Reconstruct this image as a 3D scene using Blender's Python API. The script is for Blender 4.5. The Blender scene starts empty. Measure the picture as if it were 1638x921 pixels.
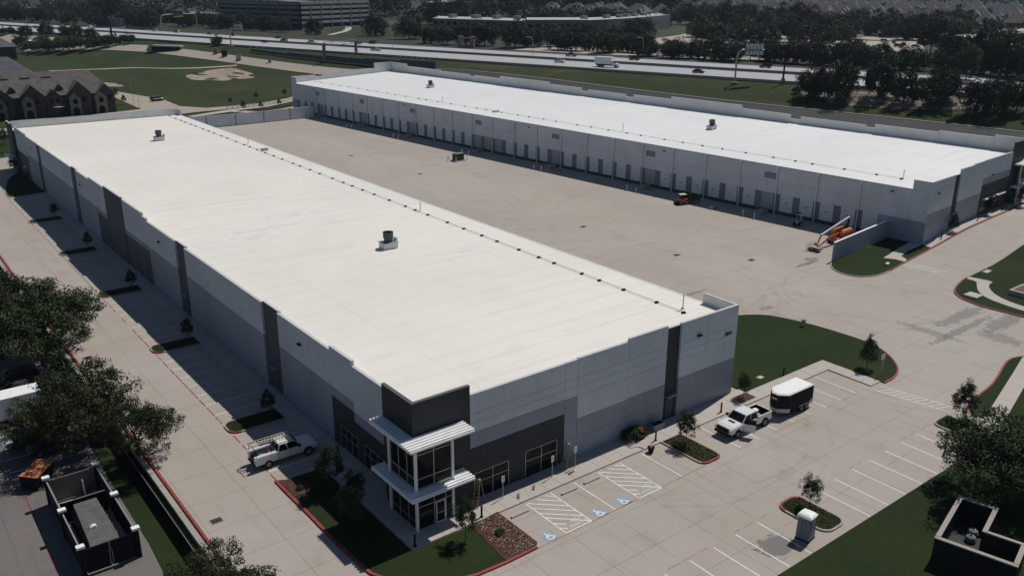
import bpy, bmesh, math, random
import numpy as np
from mathutils import Vector, Matrix
from mathutils.geometry import tessellate_polygon
R = math.radians
rnd = random.Random(7)
scn = bpy.context.scene
COL = scn.collection
# ---------------------------------------------------------------- camera
PITCH, YAW, ROLL = 0.3372, 0.9115, 0.0051
CAMPOS = Vector((-31.21, -52.95, 41.80))
F_ = Vector((math.cos(YAW)*math.cos(PITCH), math.sin(YAW)*math.cos(PITCH), -math.sin(PITCH)))
R0 = Vector((math.sin(YAW), -math.cos(YAW), 0)); U0 = R0.cross(F_)
R_ = R0*math.cos(ROLL)+U0*math.sin(ROLL); U_ = U0*math.cos(ROLL)-R0*math.sin(ROLL)
cam = bpy.data.cameras.new('camera'); cam.sensor_width = 36.0; cam.lens = 1400.76/1638*36
cam.clip_start = 1.0; cam.clip_end = 9000
camo = bpy.data.objects.new('camera', cam); COL.objects.link(camo)
camo.matrix_world = Matrix(((R_.x, U_.x, -F_.x, CAMPOS.x), (R_.y, U_.y, -F_.y, CAMPOS.y), (R_.z, U_.z, -F_.z, CAMPOS.z), (0, 0, 0, 1)))
scn.camera = camo
# ---------------------------------------------------------------- light
SX, SY = 0.65, 0.12                      # towards the sun, per metre of height
world = bpy.data.worlds.new('World'); scn.world = world; world.use_nodes = True
wt = world.node_tree; bg = wt.nodes['Background']
sky = wt.nodes.new('ShaderNodeTexSky'); sky.sky_type = 'NISHITA'; sky.sun_disc = False
sky.sun_elevation = math.atan2(1, math.hypot(SX, SY)); sky.sun_rotation = math.atan2(SX, SY)
sky.air_density = 1.0; sky.dust_density = 0.2; sky.ozone_density = 2.5
wt.links.new(sky.outputs[0], bg.inputs[0]); bg.inputs[1].default_value = 0.05
sun = bpy.data.lights.new('sun', 'SUN'); sun.energy = 3.8; sun.angle = R(0.53); sun.color = (1.0, 0.955, 0.89)
suno = bpy.data.objects.new('sun', sun); COL.objects.link(suno); suno.location = (60, 10, 120)
suno.rotation_euler = Vector((-SX, -SY, -1)).to_track_quat('-Z', 'Y').to_euler()
scn.view_settings.view_transform = 'Standard'; scn.view_settings.look = 'None'
scn.view_settings.exposure = -0.15; scn.view_settings.gamma = 1.0; scn.view_settings.use_curve_mapping = False
scn.render.engine = 'CYCLES'
cy = scn.cycles; cy.max_bounces = 5; cy.diffuse_bounces = 3; cy.glossy_bounces = 3; cy.transmission_bounces = 3
cy.transparent_max_bounces = 6; cy.caustics_reflective = False; cy.caustics_refractive = False
cy.use_denoising = True
try: cy.denoiser = 'OPENIMAGEDENOISE'
except Exception: pass
# ---------------------------------------------------------------- materials
MATS = {}
def new_mat(name):
    m = bpy.data.materials.new(name); m.use_nodes = True
    return m, m.node_tree, m.node_tree.nodes['Principled BSDF']
def N(t, kind, **kw):
    n = t.nodes.new(kind)
    for k, v in kw.items(): setattr(n, k, v)
    return n
def mth(t, op, a, b=None, c=None, clamp=False):
    n = t.nodes.new('ShaderNodeMath'); n.operation = op; n.use_clamp = clamp
    for i, q in enumerate((a, b, c)):
        if q is None: continue
        if isinstance(q, (int, float)): n.inputs[i].default_value = q
        else: t.links.new(q, n.inputs[i])
    return n.outputs[0]
def noise(t, vec, scale, detail=4, rough=0.55, dist=0.0):
    n = t.nodes.new('ShaderNodeTexNoise'); n.inputs['Scale'].default_value = scale
    n.inputs['Detail'].default_value = detail; n.inputs['Roughness'].default_value = rough; n.inputs['Distortion'].default_value = dist
    t.links.new(vec, n.inputs['Vector']); return n.outputs['Fac']
def ramp(t, fac, p0, p1):
    n = t.nodes.new('ShaderNodeMapRange'); n.interpolation_type = 'SMOOTHSTEP'
    n.inputs['From Min'].default_value = p0; n.inputs['From Max'].default_value = p1
    t.links.new(fac, n.inputs['Value']); return n.outputs['Result']
def mixc(t, fac, a, b, mode='MIX'):
    n = t.nodes.new('ShaderNodeMix'); n.data_type = 'RGBA'; n.blend_type = mode
    if isinstance(fac, (int, float)): n.inputs[0].default_value = fac
    else: t.links.new(fac, n.inputs[0])
    for i, q in ((6, a), (7, b)):
        if isinstance(q, tuple): n.inputs[i].default_value = (*q, 1) if len(q) == 3 else q
        else: t.links.new(q, n.inputs[i])
    return n.outputs[2]
def pos(t, world_space=True):
    if world_space: return N(t, 'ShaderNodeNewGeometry').outputs['Position']
    return N(t, 'ShaderNodeTexCoord').outputs['Object']
def sc(c, k): return tuple(max(0, min(1, x*k)) for x in c)
def mat(name, c, rough=0.7, var=0.12, scale=1.2, metal=0.0, spec=0.4, bump=0.0, bscale=30, fine=0.06, ws=True, coat=0.0, streak=0.0):
    if name in MATS: return MATS[name]
    m, t, b = new_mat(name); p = pos(t, ws)
    n1 = noise(t, p, scale, 5); col = mixc(t, ramp(t, n1, 0.3, 0.7), sc(c, 1-var), sc(c, 1+var))
    if fine:
        n2 = noise(t, p, scale*23, 2); col = mixc(t, ramp(t, n2, 0.35, 0.7), col, sc(c, 1-fine*3), 'MIX') if False else mixc(t, mth(t, 'MULTIPLY', ramp(t, n2, 0.4, 0.75), fine*4, clamp=True), col, sc(c, 0.72))
    if streak:
        mp = N(t, 'ShaderNodeMapping'); mp.inputs['Scale'].default_value = (1.3, 1.3, 0.09); t.links.new(p, mp.inputs['Vector'])
        col = mixc(t, mth(t, 'MULTIPLY', ramp(t, noise(t, mp.outputs[0], 1.0, 5, 0.65), 0.5, 0.75), streak), col, sc(c, 0.62))
    t.links.new(col, b.inputs['Base Color'])
    b.inputs['Roughness'].default_value = rough; b.inputs['Metallic'].default_value = metal
    b.inputs['Specular IOR Level'].default_value = spec; b.inputs['Coat Weight'].default_value = coat
    if bump:
        bn = N(t, 'ShaderNodeBump'); bn.inputs['Strength'].default_value = bump; bn.inputs['Distance'].default_value = 0.05
        t.links.new(noise(t, p, bscale, 3), bn.inputs['Height']); t.links.new(bn.outputs[0], b.inputs['Normal'])
    MATS[name] = m; return m
def concrete_mat(name, base, warm, dark, joint=4.6, seed=0.0, blotch=1.0, stains=(), jdark=0.8, ang=0.0, rings=()):
    m, t, b = new_mat(name); p = pos(t)
    sep = N(t, 'ShaderNodeSeparateXYZ'); t.links.new(p, sep.inputs[0])
    big = noise(t, p, 0.045, 5, 0.6, 0.4); mid = noise(t, p, 0.28, 5, 0.6); fine = noise(t, p, 2.6, 4, 0.65); grit = noise(t, p, 14.0, 2)
    col = mixc(t, ramp(t, big, 0.36, 0.66), base, warm)
    col = mixc(t, mth(t, 'MULTIPLY', ramp(t, mid, 0.52, 0.78), 0.5*blotch), col, dark)
    col = mixc(t, mth(t, 'MULTIPLY', ramp(t, fine, 0.5, 0.8), 0.28*blotch), col, dark)
    col = mixc(t, mth(t, 'MULTIPLY', ramp(t, grit, 0.5, 0.75), 0.16), col, sc(base, 1.25))
    # streaks dragged along the traffic direction
    mp = N(t, 'ShaderNodeMapping'); mp.inputs['Scale'].default_value = (0.9, 0.07, 1); mp.inputs['Rotation'].default_value = (0, 0, ang)
    t.links.new(p, mp.inputs['Vector']); st = noise(t, mp.outputs[0], 1.0, 4, 0.6)
    col = mixc(t, mth(t, 'MULTIPLY', ramp(t, st, 0.55, 0.75), 0.38), col, dark)
    # saw-cut joints, wobbling in width
    if joint:
        for ax in (0, 1):
            q = mth(t, 'FRACT', mth(t, 'DIVIDE', mth(t, 'ADD', sep.outputs[ax], 1000.3+seed), joint))
            d = mth(t, 'ABSOLUTE', mth(t, 'SUBTRACT', q, 0.5))
            ln = ramp(t, d, 0.5-0.055/joint, 0.5-0.02/joint)
            col = mixc(t, mth(t, 'MULTIPLY', ln, mth(t, 'MULTIPLY', ramp(t, mid, 0.2, 0.55), 0.62)), col, sc(dark, jdark))
    for (cx, cy_, r, sx, sy, amt, c) in stains:
        dx = mth(t, 'DIVIDE', mth(t, 'SUBTRACT', sep.outputs[0], cx), sx); dy = mth(t, 'DIVIDE', mth(t, 'SUBTRACT', sep.outputs[1], cy_), sy)
        d = mth(t, 'SQRT', mth(t, 'ADD', mth(t, 'MULTIPLY', dx, dx), mth(t, 'MULTIPLY', dy, dy)))
        d = mth(t, 'ADD', d, mth(t, 'MULTIPLY', mth(t, 'SUBTRACT', noise(t, p, 1.6/r, 5, 0.6, 0.6), 0.5), 2.2))
        fac = mth(t, 'MULTIPLY', mth(t, 'SUBTRACT', 1.0, ramp(t, d, 0.75, 1.0)), amt)
        col = mixc(t, fac, col, c)
    for (cx, cy_, r, wd, amt) in rings:
        dx = mth(t, 'SUBTRACT', sep.outputs[0], cx); dy = mth(t, 'SUBTRACT', sep.outputs[1], cy_)
        d = mth(t, 'SQRT', mth(t, 'ADD', mth(t, 'MULTIPLY', dx, dx), mth(t, 'MULTIPLY', dy, dy)))
        q = mth(t, 'ABSOLUTE', mth(t, 'SUBTRACT', d, mth(t, 'ADD', r, mth(t, 'MULTIPLY', big, 6.0))))
        fac = mth(t, 'MULTIPLY', mth(t, 'SUBTRACT', 1.0, ramp(t, q, 0.0, wd)), mth(t, 'MULTIPLY', ramp(t, mid, 0.38, 0.62), amt*0.6))
        col = mixc(t, fac, col, sc(dark, 0.85))
    t.links.new(col, b.inputs['Base Color']); b.inputs['Roughness'].default_value = 0.85; b.inputs['Specular IOR Level'].default_value = 0.25
    bn = N(t, 'ShaderNodeBump'); bn.inputs['Strength'].default_value = 0.12; bn.inputs['Distance'].default_value = 0.02
    t.links.new(fine, bn.inputs['Height']); t.links.new(bn.outputs[0], b.inputs['Normal'])
    MATS[name] = m; return m
def grass_mat(name, a, b_, dry, dryamt=0.2, sc1=0.12, bump=0.6):
    m, t, b = new_mat(name); p = pos(t)
    n1 = noise(t, p, sc1, 5, 0.6, 0.3); n2 = noise(t, p, 1.3, 4, 0.6); n3 = noise(t, p, 9, 3, 0.7); n4 = noise(t, p, 0.05, 4, 0.65, 0.5)
    col = mixc(t, ramp(t, n1, 0.3, 0.7), a, b_); col = mixc(t, mth(t, 'MULTIPLY', ramp(t, n3, 0.35, 0.75), 0.6), col, sc(a, 0.45))
    col = mixc(t, mth(t, 'MULTIPLY', ramp(t, n2, 0.5, 0.8), 0.45), col, sc(b_, 1.35))
    col = mixc(t, mth(t, 'MULTIPLY', ramp(t, n4, 0.55, 0.75), dryamt), col, dry)
    t.links.new(col, b.inputs['Base Color']); b.inputs['Roughness'].default_value = 0.95; b.inputs['Specular IOR Level'].default_value = 0.1
    bn = N(t, 'ShaderNodeBump'); bn.inputs['Strength'].default_value = bump; bn.inputs['Distance'].default_value = 0.08
    t.links.new(noise(t, p, 22, 3, 0.7), bn.inputs['Height']); t.links.new(bn.outputs[0], b.inputs['Normal'])
    MATS[name] = m; return m
WET = (0.10, 0.105, 0.115)
concrete_mat('drive_concrete', (0.365, 0.322, 0.28), (0.39, 0.355, 0.318), (0.27, 0.232, 0.195), 4.57, 0.6,
    stains=((83, -3.5, 1.5, 6.5, 1.1, 0.5, WET), (78, -6.0, 1.2, 9.0, 0.7, 0.5, WET), (85, -8, 1.3, 6.0, 1.3, 0.5, WET), (79, -10.5, 1.0, 1.6, 3.2, 0.45, WET), (74, -4, 1.0, 1.0, 4.5, 0.4, WET), (21.0, -19.6, 1.5, 1.7, 1.5, 0.7, WET),
            (86, 22.5, 1.3, 3.0, 0.5, 0.7, WET), (88.5, 23.5, 1.2, 1.6, 1.0, 0.6, (0.13, 0.10, 0.09)), (59, 16.5, 1.2, 2.0, 0.6, 0.6, WET), (64.5, 14.0, 1.0, 1.4, 0.6, 0.55, WET), (61, 24, 1.2, 3.2, 0.5, 0.5, WET),
            (60, 10, 6, 5, 16, 0.22, (0.31, 0.25, 0.205)), (75, 25, 8, 9, 14, 0.25, (0.43, 0.40, 0.37)), (72, 120, 12, 10, 60, 0.28, (0.43, 0.375, 0.33)), (80, 70, 8, 8, 25, 0.30, (0.41, 0.34, 0.28)), (60, 150, 8, 8, 25, 0.25, (0.33, 0.275, 0.23)), (84, 160, 8, 6, 30, 0.25, (0.33, 0.27, 0.22))),
    rings=((70, -2, 16, .45, .5), (70, -2, 18, .45, .45), (52, 34, 20, .5, .5), (52, 34, 22.1, .5, .45), (95, 60, 18, .5, .4), (55, 90, 17, .5, .5), (55, 90, 19, .5, .4), (90, 110, 22, .5, .4), (30, 4, 14, .4, .5), (30, 4, 15.9, .4, .45), (82, 8, 8, .4, .55), (82, 8, 9.8, .4, .5), (8, -30, 20, .4, .35), (60, 160, 18, .5, .4)))
concrete_mat('walk_concrete', (0.42, 0.385, 0.345), (0.45, 0.41, 0.37), (0.34, 0.305, 0.27), 0, blotch=0.7)
concrete_mat('kerb_concrete', (0.36, 0.33, 0.29), (0.33, 0.30, 0.26), (0.22, 0.20, 0.175), 0)
concrete_mat('highway_concrete', (0.38, 0.385, 0.395), (0.41, 0.41, 0.41), (0.30, 0.30, 0.31), 0, ang=R(18))
concrete_mat('frontage_concrete', (0.34, 0.30, 0.25), (0.37, 0.32, 0.265), (0.25, 0.22, 0.19), 0, ang=R(18))
concrete_mat('old_asphalt', (0.145, 0.138, 0.132), (0.165, 0.155, 0.145), (0.10, 0.095, 0.09), 4.6, 1.3, blotch=1.2)
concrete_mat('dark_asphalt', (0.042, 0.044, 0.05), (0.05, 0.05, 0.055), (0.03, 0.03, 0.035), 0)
grass_mat('lawn', (0.022, 0.036, 0.012), (0.028, 0.044, 0.014), (0.065, 0.058, 0.03), 0.25)
grass_mat('field_grass', (0.034, 0.048, 0.018), (0.046, 0.060, 0.024), (0.095, 0.08, 0.05), 0.65, 0.03, 0.5)
grass_mat('ground_cover', (0.022, 0.030, 0.010), (0.035, 0.045, 0.015), (0.09, 0.035, 0.022), 0.35, 0.8, 1.0)
mat('mulch', (0.085, 0.035, 0.024), 0.95, 0.5, 3.0, bump=1.0, bscale=18, fine=0.2)
mat('bare_dirt', (0.30, 0.245, 0.185), 0.95, 0.25, 0.25, bump=0.4)
mat('scrub_soil', (0.16, 0.135, 0.105), 0.95, 0.35, 0.2, bump=0.4)
LIGHT = mat('panel_light', (0.60, 0.635, 0.69), 0.75, 0.07, 0.2, fine=0.02, streak=0.3)
MID = mat('panel_mid', (0.30, 0.33, 0.39), 0.75, 0.08, 0.2, fine=0.02, streak=0.3)
DARK = mat('panel_charcoal', (0.034, 0.038, 0.044), 0.7, 0.12, 0.3, fine=0.02, streak=0.35)
SLATE = mat('panel_slate', (0.075, 0.083, 0.10), 0.7, 0.08, 0.5, fine=0.02)
mat('parapet_membrane', (0.66, 0.66, 0.65), 0.6, 0.06, 0.5)
mat('coping', (0.55, 0.56, 0.57), 0.45, 0.05, 1.0)
mat('frame_metal', (0.42, 0.42, 0.42), 0.4, 0.05, 2, metal=0.4)
mat('white_metal', (0.86, 0.86, 0.85), 0.4, 0.06, 1.5)
mat('galv', (0.42, 0.43, 0.44), 0.45, 0.1, 2.0, metal=0.6)
mat('downpipe_paint', (0.66, 0.68, 0.71), 0.5, 0.06, 1.0)
mat('pier_grey', (0.17, 0.185, 0.215), 0.7, 0.06, 0.6); mat('infill_grey', (0.31, 0.33, 0.365), 0.7, 0.06, 0.6)
mat('door_white', (0.62, 0.65, 0.70), 0.6, 0.05, 0.8)
mat('black_metal', (0.014, 0.014, 0.016), 0.75, 0.15, 2.0, spec=0.12); mat('dark_brick', (0.026, 0.025, 0.025), 0.9, 0.25, 2.0, spec=0.15); mat('roof_patch', (0.74, 0.735, 0.71), 0.6, 0.08, 0.6)
mat('dock_base', (0.055, 0.06, 0.068), 0.85, 0.2, 1.0)
mat('rubber', (0.012, 0.012, 0.012), 0.9, 0.2, 5)
mat('louver_grey', (0.20, 0.21, 0.225), 0.5, 0.08, 2)
mat('paint_white', (0.72, 0.72, 0.70), 0.7, 0.10, 1.5, fine=0.12)
mat('paint_red', (0.27, 0.04, 0.042), 0.7, 0.30, 2.5, fine=0.15)
mat('paint_orange', (0.36, 0.15, 0.085), 0.75, 0.3, 1.5, fine=0.2)
mat('paint_blue', (0.26, 0.33, 0.43), 0.7, 0.1, 2.0, fine=0.08)
mat('paint_yellow', (0.55, 0.42, 0.08), 0.7, 0.2, 2.0)
mat('rust_grate', (0.09, 0.055, 0.035), 0.8, 0.3, 5)
mat('bark', (0.07, 0.055, 0.042), 0.9, 0.25, 4, bump=0.8)
mat('brick_tan', (0.20, 0.175, 0.145), 0.85, 0.2, 1.0)
mat('shaded_wood_floor', (0.028, 0.034, 0.018), 0.95, 0.4, 0.1, bump=0.5, bscale=3)  # ground tone with the shade among the trees put into the colour
mat('brick_dark', (0.06, 0.056, 0.053), 0.85, 0.25, 0.8)
mat('shingle', (0.125, 0.112, 0.104), 0.9, 0.2, 0.6, bump=0.5, bscale=8)
mat('shingle_blue', (0.10, 0.10, 0.115), 0.9, 0.2, 0.5, bump=0.5, bscale=6)
mat('shingle_brown', (0.135, 0.118, 0.108), 0.9, 0.2, 0.5, bump=0.5, bscale=6)
mat('bldg_grey', (0.17, 0.175, 0.19), 0.8, 0.1, 0.15)
mat('bldg_pale', (0.40, 0.395, 0.385), 0.8, 0.1, 0.15)
mat('bldg_roof_tan', (0.46, 0.42, 0.36), 0.85, 0.12, 0.2)
mat('orange_paint', (0.55, 0.15, 0.045), 0.5, 0.2, 3.0, fine=0.1)
mat('cream_paint', (0.62, 0.58, 0.50), 0.5, 0.1, 3.0)
mat('dumpster_lid', (0.60, 0.20, 0.085), 0.6, 0.15, 3.0)
mat('transformer_green', (0.030, 0.055, 0.035), 0.5, 0.15, 2.0)
mat('compactor_grey', (0.10, 0.108, 0.102), 0.6, 0.2, 1.5)
mat('wood', (0.26, 0.20, 0.13), 0.8, 0.25, 3.0)
mat('toilet_blue', (0.22, 0.245, 0.285), 0.5, 0.06, 2.0)
mat('water', (0.16, 0.19, 0.21), 0.15, 0.2, 0.3)
def glass_mat(name, c, rough=0.06):
    m, t, b = new_mat(name); b.inputs['Base Color'].default_value = (*c, 1); b.inputs['Roughness'].default_value = rough
    b.inputs['Specular IOR Level'].default_value = 0.12; MATS[name] = m; return m
glass_mat('glass_dark', (0.010, 0.012, 0.014)); glass_mat('lamp_glass', (0.6, 0.6, 0.58), 0.2); glass_mat('tail_red', (0.30, 0.01, 0.01), 0.25)
CARC = {}
def car_paint(key, c):
    m, t, b = new_mat('car_paint_'+key); b.inputs['Base Color'].default_value = (*c, 1); b.inputs['Roughness'].default_value = 0.32
    b.inputs['Coat Weight'].default_value = 0.6; b.inputs['Coat Roughness'].default_value = 0.08; CARC[key] = m; MATS['car_paint_'+key] = m
for k, c in dict(white=(0.72, 0.72, 0.71), black=(0.012, 0.012, 0.014), silver=(0.36, 0.37, 0.38), grey=(0.12, 0.125, 0.13), red=(0.22, 0.02, 0.02), blue=(0.03, 0.06, 0.13)).items(): car_paint(k, c)
def roof_mat(name, tone, ca, sa):
    m, t, b = new_mat(name); p = pos(t, False); sep = N(t, 'ShaderNodeSeparateXYZ'); t.links.new(p, sep.inputs[0])
    big = noise(t, p, 0.03, 4, 0.6, 0.5); mid = noise(t, p, 0.35, 5, 0.6); mp = N(t, 'ShaderNodeMapping'); mp.inputs['Scale'].default_value = (0.05, 0.8, 1); t.links.new(p, mp.inputs['Vector'])
    st = noise(t, mp.outputs[0], 1.0, 4, 0.6)
    col = mixc(t, ramp(t, big, 0.35, 0.65), tone, sc(tone, 0.94)); col = mixc(t, mth(t, 'MULTIPLY', ramp(t, mid, 0.52, 0.78), 0.38), col, sc(tone, 0.80))
    col = mixc(t, mth(t, 'MULTIPLY', ramp(t, st, 0.5, 0.7), 0.40), col, sc(tone, 0.83))
    for ax, per, amt in ((1, 3.05, 0.30), (0, 24.0, 0.24)):
        q = mth(t, 'FRACT', mth(t, 'DIVIDE', mth(t, 'ADD', sep.outputs[ax], 1000), per)); d = mth(t, 'ABSOLUTE', mth(t, 'SUBTRACT', q, 0.5))
        col = mixc(t, mth(t, 'MULTIPLY', ramp(t, d, 0.5-0.10/per, 0.5-0.03/per), amt), col, sc(tone, 0.62))
    t.links.new(col, b.inputs['Base Color']); b.inputs['Roughness'].default_value = 0.55; b.inputs['Specular IOR Level'].default_value = 0.3
    bn = N(t, 'ShaderNodeBump'); bn.inputs['Strength'].default_value = 0.08; bn.inputs['Distance'].default_value = 0.05
    t.links.new(mid, bn.inputs['Height']); t.links.new(bn.outputs[0], b.inputs['Normal']); MATS[name] = m; return m
roof_mat('roof_membrane', (0.80, 0.765, 0.70), 0, 0); roof_mat('roof_membrane_cool', (0.78, 0.78, 0.77), 0, 0)
def leaf_mat(name, a, b_, trans=0.15):
    m, t, b = new_mat(name); oi = N(t, 'ShaderNodeObjectInfo'); p = pos(t)
    n1 = noise(t, p, 0.9, 3); n2 = noise(t, p, 7, 2)
    col = mixc(t, ramp(t, n1, 0.3, 0.7), a, b_); col = mixc(t, mth(t, 'MULTIPLY', ramp(t, n2, 0.45, 0.75), 0.6), col, sc(b_, 1.5))
    hs = N(t, 'ShaderNodeHueSaturation'); t.links.new(col, hs.inputs['Color'])
    hs.inputs['Value'].default_value = 1.0; v = mth(t, 'ADD', 0.65, mth(t, 'MULTIPLY', oi.outputs['Random'], 0.8)); t.links.new(mth(t, 'ADD', 0.485, mth(t, 'MULTIPLY', oi.outputs['Random'], 0.03)), hs.inputs['Hue']); t.links.new(v, hs.inputs['Value'])
    t.links.new(hs.outputs[0], b.inputs['Base Color']); b.inputs['Roughness'].default_value = 0.7; b.inputs['Specular IOR Level'].default_value = 0.2
    MATS[name] = m; return m
leaf_mat('leaf_oak', (0.024, 0.034, 0.013), (0.042, 0.058, 0.020)); leaf_mat('leaf_far', (0.020, 0.028, 0.013), (0.034, 0.046, 0.019))
leaf_mat('leaf_young', (0.020, 0.034, 0.014), (0.032, 0.050, 0.020)); leaf_mat('leaf_shrub', (0.035, 0.055, 0.018), (0.055, 0.080, 0.028))
# ---------------------------------------------------------------- mesh helpers
class MB:
    def __init__(s): s.v = []; s.f = []; s.m = []
    def add(s, vs, fs, mi=0):
        o = len(s.v); s.v += [tuple(q) for q in vs]; s.f += [tuple(i+o for i in f) for f in fs]; s.m += [mi]*len(fs); return s
    def box(s, x0, y0, z0, x1, y1, z1, mi=0):
        if x0 > x1: x0, x1 = x1, x0
        if y0 > y1: y0, y1 = y1, y0
        if z0 > z1: z0, z1 = z1, z0
        return s.add([(x0,y0,z0),(x1,y0,z0),(x1,y1,z0),(x0,y1,z0),(x0,y0,z1),(x1,y0,z1),(x1,y1,z1),(x0,y1,z1)],
            [(3,2,1,0),(4,5,6,7),(0,1,5,4),(1,2,6,5),(2,3,7,6),(3,0,4,7)], mi)
    def cyl(s, p0, p1, r0, r1=None, n=8, mi=0, cap=True):
        r1 = r0 if r1 is None else r1; p0 = Vector(p0); p1 = Vector(p1); d = (p1-p0).normalized()
        a = d.orthogonal().normalized(); b = d.cross(a); vs = []
        for p, r in ((p0, r0), (p1, r1)):
            for i in range(n):
                t = 2*math.pi*i/n; vs.append(p+a*math.cos(t)*r+b*math.sin(t)*r)
        fs = [(i, (i+1) % n, n+(i+1) % n, n+i) for i in range(n)]
        if cap: fs += [tuple(range(n-1, -1, -1)), tuple(range(n, 2*n))]
        return s.add(vs, fs, mi)
    def tube(s, pts, r, n=6, mi=0):
        for a, b in zip(pts[:-1], pts[1:]): s.cyl(a, b, r, r, n, mi)
        return s
    def bar(s, p0, p1, w, h, mi=0):
        p0 = Vector(p0); p1 = Vector(p1); d = (p1-p0).normalized(); up = Vector((0,0,1)) if abs(d.z) < 0.95 else Vector((1,0,0))
        a = d.cross(up).normalized()*w/2; b = a.cross(d).normalized()*h/2
        vs = [p0-a-b, p0+a-b, p0+a+b, p0-a+b, p1-a-b, p1+a-b, p1+a+b, p1-a+b]
        return s.add(vs, [(0,1,2,3),(7,6,5,4),(0,4,5,1),(1,5,6,2),(2,6,7,3),(3,7,4,0)], mi)
    def prism(s, poly, axis, lo, hi, mi=0):
        n = len(poly)
        def P(a, b, c): return (a, c, b) if axis == 'y' else ((c, a, b) if axis == 'x' else (a, b, c))
        vs = [P(a, b, lo) for a, b in poly]+[P(a, b, hi) for a, b in poly]
        return s.add(vs, [(i, (i+1) % n, n+(i+1) % n, n+i) for i in range(n)]+[tuple(range(n-1, -1, -1)), tuple(range(n, 2*n))], mi)
    def loft(s, rings, mi=0, caps=True):
        n = len(rings[0]); vs = [p for r in rings for p in r]; fs = []
        for k in range(len(rings)-1):
            for i in range(n): fs.append((k*n+i, k*n+(i+1) % n, (k+1)*n+(i+1) % n, (k+1)*n+i))
        if caps: fs += [tuple(range(n-1, -1, -1)), tuple((len(rings)-1)*n+i for i in range(n))]
        return s.add(vs, fs, mi)
    def lathe(s, prof, n=12, c=(0,0,0), mi=0):
        rings = [[(c[0]+r*math.cos(2*math.pi*i/n), c[1]+r*math.sin(2*math.pi*i/n), c[2]+z) for i in range(n)] for r, z in prof]
        return s.loft(rings, mi)
    def mesh(s, name, mats, smooth=False):
        me = bpy.data.meshes.new(name); me.from_pydata(s.v, [], s.f)
        for m in (mats if isinstance(mats, (list, tuple)) else [mats]): me.materials.append(MATS[m] if isinstance(m, str) else m)
        me.polygons.foreach_set('material_index', s.m)
        bm = bmesh.new(); bm.from_mesh(me); bmesh.ops.recalc_face_normals(bm, faces=bm.faces); bm.to_mesh(me); bm.free()
        if smooth: me.polygons.foreach_set('use_smooth', [True]*len(me.polygons))
        me.update(); return me
    def build(s, name, mats, parent=None, loc=None, rz=0, smooth=False, bevel=0):
        o = bpy.data.objects.new(name, s.mesh(name, mats, smooth)); COL.objects.link(o)
        if parent: o.parent = parent
        if loc: o.location = loc
        if rz: o.rotation_euler = (0, 0, rz)
        if bevel:
            bv = o.modifiers.new('bevel', 'BEVEL'); bv.width = bevel; bv.segments = 2; bv.limit_method = 'ANGLE'; bv.angle_limit = R(35)
        return o
def tag(o, label, cat, group=None):
    o['label'] = label; o['category'] = cat
    if group: o['group'] = group
    return o
def thing(name, label, cat, loc=(0,0,0), rz=0, group=None):
    o = bpy.data.objects.new(name, None); COL.objects.link(o); o.empty_display_size = 0.2
    o.location = loc; o.rotation_euler = (0, 0, rz); return tag(o, label, cat, group)
def struct(o, label=None):
    o['kind'] = 'structure'
    if label: o['label'] = label
    return o
def stuff(o, label=None, cat=None):
    o['kind'] = 'stuff'
    if label: o['label'] = label
    if cat: o['category'] = cat
    return o
def kids(o): return [c for c in bpy.data.objects if c.parent == o]
CH = {}
def copy_tree(o, loc, rz=0, label=None, group=None, scale=None):
    """a thing with copies of its parts and sub-parts (CH caches the children lists)"""
    def ch(q):
        if q.name not in CH: CH[q.name] = kids(q)
        return CH[q.name]
    c = o.copy(); COL.objects.link(c); c.location = loc; c.rotation_euler = (0, 0, rz)
    if scale is not None: c.scale = scale if isinstance(scale, (tuple, list)) else (scale,)*3
    if label: c['label'] = label
    if group: c['group'] = group
    for a in ch(o):
        b = a.copy(); COL.objects.link(b); b.parent = c
        for d in ch(a):
            e = d.copy(); COL.objects.link(e); e.parent = b
    return c
def set_label(o, label): o['label'] = label; return o
# ---------------------------------------------------------------- terrain
BX, BY, BT = 109.98, 16.69, 0.0789
cB, sB = math.cos(BT), math.sin(BT)
def sstep(t, a, b):
    t = min(1, max(0, (t-a)/(b-a))); return t*t*(3-2*t)
def Bw(a, b): return (BX+a*cB-b*sB, BY+a*sB+b*cB)
def H(x, y):
    a = (x-BX)*cB+(y-BY)*sB; u = .952*x+.306*y
    z = 1.3*sstep(a, -4, 14)+7.7*sstep(u, 212, 264)
    if x < -15.1: z -= 1.2*(1-sstep(y, 95, 125))
    return z
def flat(x, y): return (x-BX)*cB+(y-BY)*sB < -4 and .952*x+.306*y < 212
def drape(name, pts, dz, m, cell=3.0, under=None):
    bm = bmesh.new(); vs = [bm.verts.new((x, y, 0)) for x, y in pts]
    for t3 in tessellate_polygon([[Vector((x, y, 0)) for x, y in pts]]):
        p, q, r = (vs[i] for i in t3); a2 = (q.co-p.co).cross(r.co-p.co).z
        if abs(a2) > 1e-7: bm.faces.new((p, q, r) if a2 > 0 else (p, r, q))
    if not all(flat(x, y) for x, y in pts):
        xs = [p[0] for p in pts]; ys = [p[1] for p in pts]
        for ax, lo, hi in ((0, min(xs), max(xs)), (1, min(ys), max(ys))):
            k = math.ceil(lo/cell)*cell
            while k < hi:
                co = (k, 0, 0) if ax == 0 else (0, k, 0); no = (1, 0, 0) if ax == 0 else (0, 1, 0)
                bmesh.ops.bisect_plane(bm, geom=bm.verts[:]+bm.edges[:]+bm.faces[:], plane_co=co, plane_no=no); k += cell
    for v in bm.verts: v.co.z = H(v.co.x, v.co.y)+dz
    me = bpy.data.meshes.new(name); bm.to_mesh(me); bm.free(); me.materials.append(MATS[m])
    o = bpy.data.objects.new(name, me); COL.objects.link(o)
    if under: o.parent = under
    return o
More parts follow.
